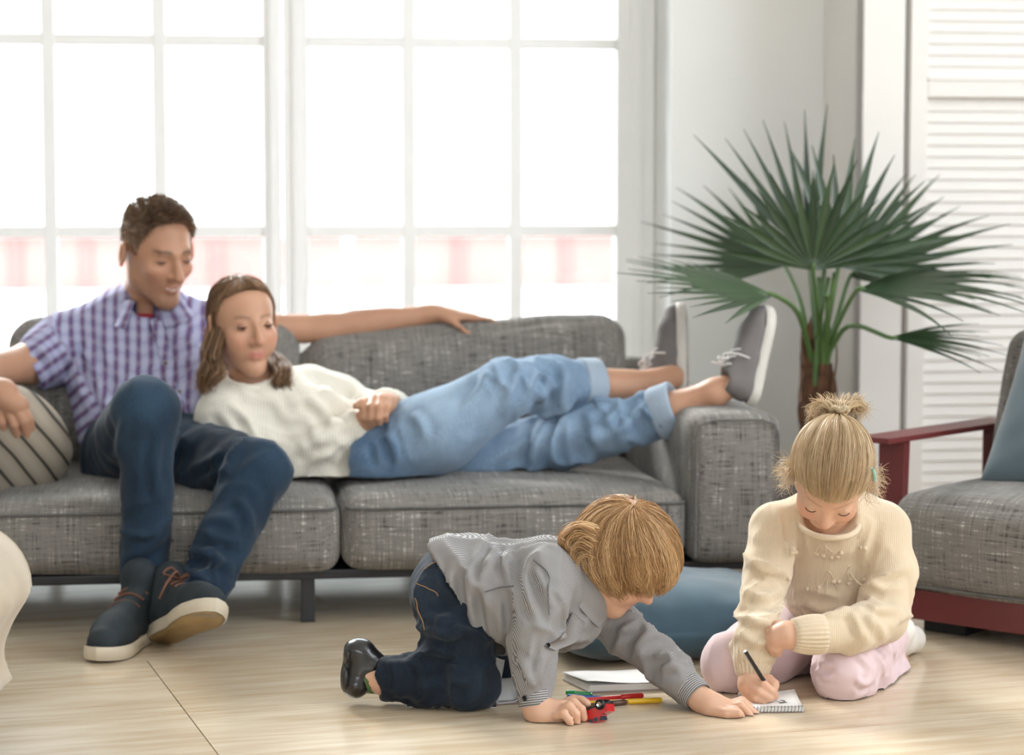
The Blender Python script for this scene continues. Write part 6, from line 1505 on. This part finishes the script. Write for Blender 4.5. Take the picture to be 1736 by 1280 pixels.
    fn, lim = bowl_shell(H, (0, -0.014, 0.034), (0.0785, 0.100, 0.094), pole, zl, 0.6)
    hb = obj('hair', hair_cap(H, fn, lim, -0.002), M_hair_m, man); at = hb.data.attributes.new('tone', 'FLOAT', 'POINT'); at.data.foreach_set('value', np.full(len(hb.data.vertices), 0.3, np.float32))
    ph = RNG.uniform(0, 2*math.pi, 3600); th = np.sqrt(RNG.uniform(0.01, 1, 3600))*lim(ph)*0.98; q0 = fn(th, ph, -0.003); q1 = fn(th + 0.12, ph, 0.006)
    tp = np.clip((q0[:, 2] - 0.03)/0.06, 0, 1)[:, None]; frt = np.clip((q0[:, 1] + 0.02)/0.08, 0, 1)[:, None]
    L = 0.004 + 0.022*tp*(0.5 + 0.5*frt); d = q1 - q0; d /= np.linalg.norm(d, axis=1, keepdims=True); d = d + np.array((0, 0.15, 0.9))*tp + np.array((-0.25, 0, 0))*tp + RNG.normal(0, 0.22, d.shape); d /= np.linalg.norm(d, axis=1, keepdims=True)
    pts = np.stack([q0 + d*L*t + np.array((0, 0.25, -0.1))*L*t*t*frt for t in (0, 0.4, 0.75, 1)], 1)
    obj('hair_strands', strands(H.TA(pts.reshape(-1, 3)).reshape(pts.shape), 0.0014, 0.0004), M_hair_m, hb, kind='stuff')
build_man()
# ------------------------------------------------------------------ woman lying along the sofa against the man
M_skin_w = skin('light_tan_skin', (0.56, 0.31, 0.20), (0.50, 0.15, 0.13)); M_wknit = knit('ivory_knit', (0.80, 0.755, 0.66), 300, 0.6); M_wrib = plain('ivory_rib', (0.80, 0.75, 0.65), 0.95, 0.05, 20, sheen=0.3, bs=0.4, bscale=220)
M_wjean = denim('light_blue_denim', (0.085, 0.15, 0.25), (0.40, 0.53, 0.68), 0.45); M_wcuff = denim('turned_up_denim', (0.26, 0.33, 0.42), (0.52, 0.60, 0.70), 0.2)
M_hair_w = hairmat('ash_brown_hair', (0.075, 0.036, 0.017), (0.22, 0.115, 0.055), (0.46, 0.28, 0.15))
M_gsh = plain('grey_canvas', (0.17, 0.155, 0.15), 0.85, 0.08, 30, bs=0.3, bscale=400); M_gsole = plain('off_white_rubber', (0.60, 0.565, 0.52), 0.6, 0.06, 20); M_wl = plain('white_lace', (0.75, 0.73, 0.72), 0.8, 0.05, 50); M_gtr = plain('taupe_tread', (0.34, 0.28, 0.235), 0.7, 0.1, 25)
woman = person('woman in an ivory knit sweater and light jeans lying along the sofa', P(650, 800, 5.0)*np.array((1, 1, 0)))
def build_woman():
    hc = P(412, 549, 5.01); H = HF(hc, (0.47, -0.87, -0.08), (-0.03, -0.06, 1.0), 0.92)
    nb = P(428, 655, 5.06)
    S = SDF((-0.74, 4.78, 0.27), (0.58, 5.30, 0.80), 0.0095, [(hc - 0.11, hc + 0.12, 0.0036), (P(600, 735, 4.86), P(690, 660, 5.02), 0.0034)])
    head_sdf(S, H, nb, 0.048, fem=True, smile=0.5)
    S.poly([nb, P(465, 710, 5.04), P(560, 755, 5.02), P(660, 775, 5.02)], [0.046, 0.07, 0.065, 0.06], 0.03)
    S.poly([P(430, 690, 5.03), P(382, 705, 4.99), P(472, 785, 4.94), P(600, 722, 4.93)], [0.034, 0.032, 0.028, 0.024], 0.02)
    S.poly([P(480, 680, 5.08), P(530, 668, 5.12), P(612, 692, 5.12), P(655, 688, 5.03)], [0.034, 0.032, 0.028, 0.025], 0.02)
    S.poly([P(655, 770, 4.98), P(860, 660, 4.96), P(1000, 652, 5.07), P(1118, 650, 5.14)], [0.06, 0.040, 0.036, 0.029], 0.02)
    S.poly([P(1020, 654, 5.08), P(1070, 656, 5.11)], [0.036, 0.036], 0.012)
    S.poly([P(1105, 648, 5.14), P(1140, 640, 5.15)], [0.031, 0.030], 0.012)
    S.poly([P(680, 780, 5.10), P(920, 762, 5.08), P(1140, 692, 4.99), P(1212, 665, 4.965), P(1244, 652, 4.958)], [0.06, 0.042, 0.034, 0.0285, 0.026], 0.02)
    S.ell(P(1212, 668, 4.962), (0.03, 0.03, 0.028), k=0.012)
    # folded hands on the lap
    S.poly([P(600, 722, 4.93), P(618, 712, 4.925), P(635, 704, 4.92)], [0.024, 0.026, 0.024], 0.012)
    Y = 4.915
    S.poly([P(664, 684, 4.99), P(652, 686, 4.95), P(640, 692, Y)], [0.024, 0.026, 0.024], 0.012)
    for pts, r in (([(622, 680, .0), (617, 692, -.022), (618, 708, -.024), (622, 716, -.014)], .0092), ([(634, 676, -.004), (630, 690, -.030), (629, 708, -.032), (632, 718, -.020)], .0096), ([(646, 675, -.006), (643, 690, -.034), (641, 708, -.036), (643, 717, -.022)], .0094), ([(658, 677, -.004), (656, 690, -.030), (653, 704, -.032), (654, 712, -.020)], .0086)):
        S.poly([P(x, y, Y + d) for x, y, d in pts], [r*1.1, r, r*.92, r*.82], 0.004)
    S.poly([P(628, 690, Y), P(612, 684, Y - .01), P(604, 688, Y - .014)], [0.012, 0.0105, 0.009], 0.005)
    v, f = S.mesh(1); obj('body', (v, f), M_skin_w, woman, attrs={'tint': head_tint(v, H, 0.6, 0.75, 0.7)})
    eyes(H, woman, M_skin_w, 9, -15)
    # sweater
    S = SDF((-0.74, 4.80, 0.275), (-0.26, 5.28, 0.66), 0.0070)
    S.poly([P(450, 700, 5.05), P(530, 738, 5.03), P(605, 768, 5.02)], [0.105, 0.100, 0.098], 0.04)
    S.poly([P(382, 706, 4.99), P(430, 668, 5.05), P(520, 665, 5.11)], [0.062, 0.062, 0.058], 0.04)
    S.poly([P(384, 712, 4.985), P(430, 765, 4.955), P(485, 790, 4.94)], [0.062, 0.058, 0.054], 0.03)
    S.poly([P(485, 790, 4.935), P(550, 757, 4.925), P(604, 722, 4.93)], [0.053, 0.046, 0.034], 0.02)
    S.poly([P(525, 665, 5.12), P(575, 678, 5.13), P(615, 692, 5.10)], [0.056, 0.050, 0.044], 0.03); S.poly([P(615, 692, 5.10), P(662, 690, 5.03)], [0.044, 0.040], 0.02)
    S.ell(P(560, 805, 4.98), (0.09, 0.08, 0.035), k=0.03)
    S.cone(P(425, 622, 5.02), P(430, 655, 5.04), 0.052, 0.058, 0.008, 's')
    vf = S.mesh(2); p0 = P(608, 775, 5.0); n0 = nrm((1, 0.05, 0.08)); d = (vf[0] - p0) @ n0; m = (d > 0) & (vf[0][:, 2] < P(600, 742, 5.0)[2]); vf[0][m] -= d[m, None]*n0
    vf[0][:, 2] = np.maximum(vf[0][:, 2], 0.288)
    vf = folds(vf, [(None, 1, (0.6, 0.1, -0.6), 9, 3, 0.0025), (P(530, 790, 4.92), 0.09, (0.8, 0, 0.5), 11, 5, 0.008), (P(400, 745, 4.93), 0.06, (0.5, 0, -0.8), 20, 4, 0.008), (P(560, 690, 5.06), 0.06, (0.3, 0, 1), 22, 4, 0.006), (P(480, 720, 4.93), 0.07, (0.8, 0, -0.6), 12, 4, 0.004)], 9)
    vf = creases(vf, [[(372, 690), (410, 745), (460, 785)], [(515, 795), (555, 765), (600, 735)], [(500, 770), (545, 745), (585, 720)], [(545, 655), (575, 680), (600, 705)], [(520, 670), (550, 695), (575, 720)]], 0.008, 9.0)
    vv = vf[0]; N = vnormals(*vf[:2]); uu = (vv - P(470, 700, 4.95)) @ nrm((0.45, 0, 0.85)); al = (vv - P(470, 700, 4.95)) @ nrm((0.85, 0, -0.45))
    frt = (vv[:, 1] < 5.03)*np.clip(1 - np.abs(uu)/0.10, 0, 1); cab = (np.sin(uu*150 + 1.6*np.sin(al*70)) > 0.1)*0.0012 + 0.0015*np.sin(uu*150 + 1.6*np.sin(al*70)); vv = vv + N*(cab*frt)[:, None]
    sw = obj('sweater', (vv, vf[1]), M_wknit, woman)
    obj('cuff', ribbed(P(590, 731, 4.93), P(612, 715, 4.928), 0.033, 0.030, 22, 0.0015), M_wrib, sw); obj('cuff', ribbed(P(672, 692, 5.04), P(652, 687, 4.985), 0.036, 0.034, 24, 0.0015), M_wrib, sw)
    cc = P(428, 640, 5.03); obj('neckband', tube(np.array([cc + np.array((0.060*math.cos(a), 0.060*math.sin(a), 0.014*math.sin(a) - 0.006*math.cos(a) - 0.004)) for a in np.linspace(0, 2*math.pi, 36, endpoint=False)]), 0.008, 9, True), M_wrib, sw)
    # jeans
    S = SDF((-0.36, 4.78, 0.275), (0.37, 5.26, 0.62), 0.0068)
    S.poly([P(632, 778, 4.99), P(650, 778, 5.09)], [0.100, 0.095], 0.03)
    S.poly([P(650, 772, 4.975), P(745, 728, 4.95), P(845, 664, 4.95)], [0.094, 0.086, 0.068], 0.03); S.ell(P(862, 652, 4.955), (0.062, 0.060, 0.056), k=0.03)
    S.poly([P(860, 658, 4.96), P(925, 652, 5.02), P(990, 652, 5.07)], [0.062, 0.058, 0.054], 0.02)
    S.poly([P(690, 785, 5.09), P(800, 782, 5.08), P(920, 755, 5.07)], [0.088, 0.078, 0.066], 0.02); S.poly([P(920, 757, 5.06), P(1030, 728, 5.02), P(1122, 700, 4.995)], [0.066, 0.060, 0.053], 0.02)
    vf = S.mesh(1)
    for p0, n0 in ((P(992, 652, 5.07), (1, 0.3, 0)), (P(1126, 698, 4.993), (0.92, -0.1, 0.36))):
        n0 = nrm(n0); d = (vf[0] - p0) @ n0; m = (d > 0) & (np.linalg.norm(vf[0] - p0, axis=1) < 0.10); vf[0][m] -= d[m, None]*n0
    vf[0][:, 2] = np.maximum(vf[0][:, 2], 0.290)
    vf = folds(vf, [(None, 1, (0.6, 0, 0.5), 14, 3, 0.0025), (P(935, 650, 4.98), 0.07, (0.15, 0, 1), 24, 4, 0.010), (P(860, 640, 4.92), 0.05, (0.6, 0, -0.8), 26, 4, 0.007), (P(960, 745, 5.0), 0.09, (0.35, 0, 1), 22, 4, 0.011), (P(1070, 720, 4.97), 0.07, (0.6, 0, -0.8), 26, 4, 0.008), (P(670, 745, 4.9), 0.05, (0.3, 0, -1), 30, 4, 0.007), (P(840, 780, 5.0), 0.07, (0.8, 0, 0.5), 24, 4, 0.007)], 12)
    vf[0][:, 2] = np.maximum(vf[0][:, 2], 0.2895)
    vf = creases(vf, [[(885, 618), (868, 660), (850, 705)], [(930, 625), (925, 655), (918, 690)], [(962, 630), (955, 660), (948, 690)], [(905, 622), (900, 650), (885, 690)], [(935, 705), (910, 745), (895, 790)], [(962, 710), (962, 750), (970, 790)], [(1000, 700), (1005, 735), (1015, 765)], [(1052, 690), (1030, 715), (995, 750)], [(1092, 688), (1070, 712), (1035, 742)], [(655, 735), (668, 755), (672, 785)], [(640, 745), (645, 765), (648, 790)], [(700, 700), (715, 720), (720, 745)], [(830, 620), (815, 660), (780, 700)]], 0.009, 8.0)
    fd = 0.55*np.exp(-(np.linalg.norm((vf[0] - P(780, 690, 4.88))*np.array((0.7, 1, 1)), axis=1)/0.12)**2) - 0.35*np.exp(-(np.linalg.norm(vf[0] - P(630, 780, 4.9), axis=1)/0.10)**2)
    jn = obj('jeans', vf, M_wjean, woman, attrs={'fade': fd})
    for a, b, r0, r1 in ((P(978, 652, 5.06), P(1012, 652, 5.085), 0.058, 0.056), (P(1112, 703, 5.0), P(1148, 690, 4.985), 0.059, 0.0565)):
        a, b = V3(a), V3(b); T = nrm(b - a); U = nrm(np.cross(T, (0, 1, 0))); B = np.cross(T, U); rows = []
        for t, kk in ((0, 0.85), (0, 1.0), (0.12, 1.05), (0.5, 1.04), (0.88, 1.06), (1.0, 1.02), (1.0, 0.90), (0.7, 0.80)):
            an = np.arange(40)/40*2*math.pi; wv = 1 + 0.03*np.sin(an*3 + t*2) ; rows.append(a + (b-a)*t + (U*np.cos(an)[:, None] + B*np.sin(an)[:, None])*((r0 + (r1-r0)*t)*kk*wv)[:, None])
        cvf = (np.vstack(rows), [(q[0], q[3], q[2], q[1]) for q in grid_faces(8, 40, False, True)]); obj('turn_up', cvf, M_wcuff, jn)
    # shoes with the toes up, soles to the right
    h1 = P(1166, 672, 5.15); sneaker(shoeM(h1, (0.02, 0.42, 0.90), (-1, 0.15, -0.02)), 0.235, woman, M_gsh, M_gsole, M_wl, M_gtr)
    h2 = P(1280, 690, 4.95); sneaker(shoeM(h2, (0.20, 0.30, 0.92), (-0.95, -0.25, 0.22)), 0.235, woman, M_gsh, M_gsole, M_wl, M_gtr)
    # hair: parted, tucked behind, loose waves on the shoulders
    pole = nrm((0.10, 0.30, 0.95))
    zl = lambda x, y: np.interp(y, (-0.09, -0.03, 0.0, 0.03, 0.066), (-0.09, -0.065, 0.010, 0.072, 0.100))
    fn, lim = bowl_shell(H, (0, -0.014, 0.032), (0.0785, 0.0990, 0.0870), pole, zl, 0.55)
    hb = obj('hair', hair_cap(H, fn, lim, -0.002), M_hair_w, woman); at = hb.data.attributes.new('tone', 'FLOAT', 'POINT'); at.data.foreach_set('value', np.full(len(hb.data.vertices), 0.3, np.float32))
    q, tn = combed(H, fn, lim, 3200, 12, (0.8, 1.8), (-0.003, 0.005), 0.05, 0.02, 0.0, 0.02); obj('hair_strands', strands(q, 0.0009, 0.0004, tn), M_hair_w, hb, kind='stuff')
    def lock(pts, n, sp, name='hair_lock'):
        L = []; T_ = []
        for k in range(n):
            o = RNG.normal(0, 1, 3)*sp; phs = RNG.normal(0, 0.5); c = catmull([p + o*(0.5 + 0.5*i/len(pts)) for i, p in enumerate(pts)], 16); u = np.linspace(0, 1, 16)
            c[:, 0] += 0.006*np.sin(u*13 + phs)*u; c[:, 1] += 0.006*np.cos(u*13 + phs)*u; L.append(c); T_.append(np.clip(0.5 + 0.3*math.sin(o[0]*400) + RNG.normal(0, .2), 0, 1))
        obj(name, strands(np.array(L), 0.0011, 0.0004, np.array(T_)), M_hair_w, hb, kind='stuff')
    lock([P(362, 545, 4.99), P(354, 590, 4.97), P(350, 625, 4.955), P(346, 660, 4.95)], 420, 0.008)
    lock([P(375, 560, 4.97), P(364, 600, 4.955), P(368, 630, 4.95), P(356, 645, 4.945)], 420, 0.010)
    lock([P(458, 598, 5.08), P(474, 612, 5.04), P(482, 630, 5.0), P(484, 656, 4.985)], 380, 0.008)
    lock([P(455, 605, 5.08), P(468, 622, 5.03), P(474, 640, 4.99), P(468, 656, 4.98)], 320, 0.008)
build_woman()
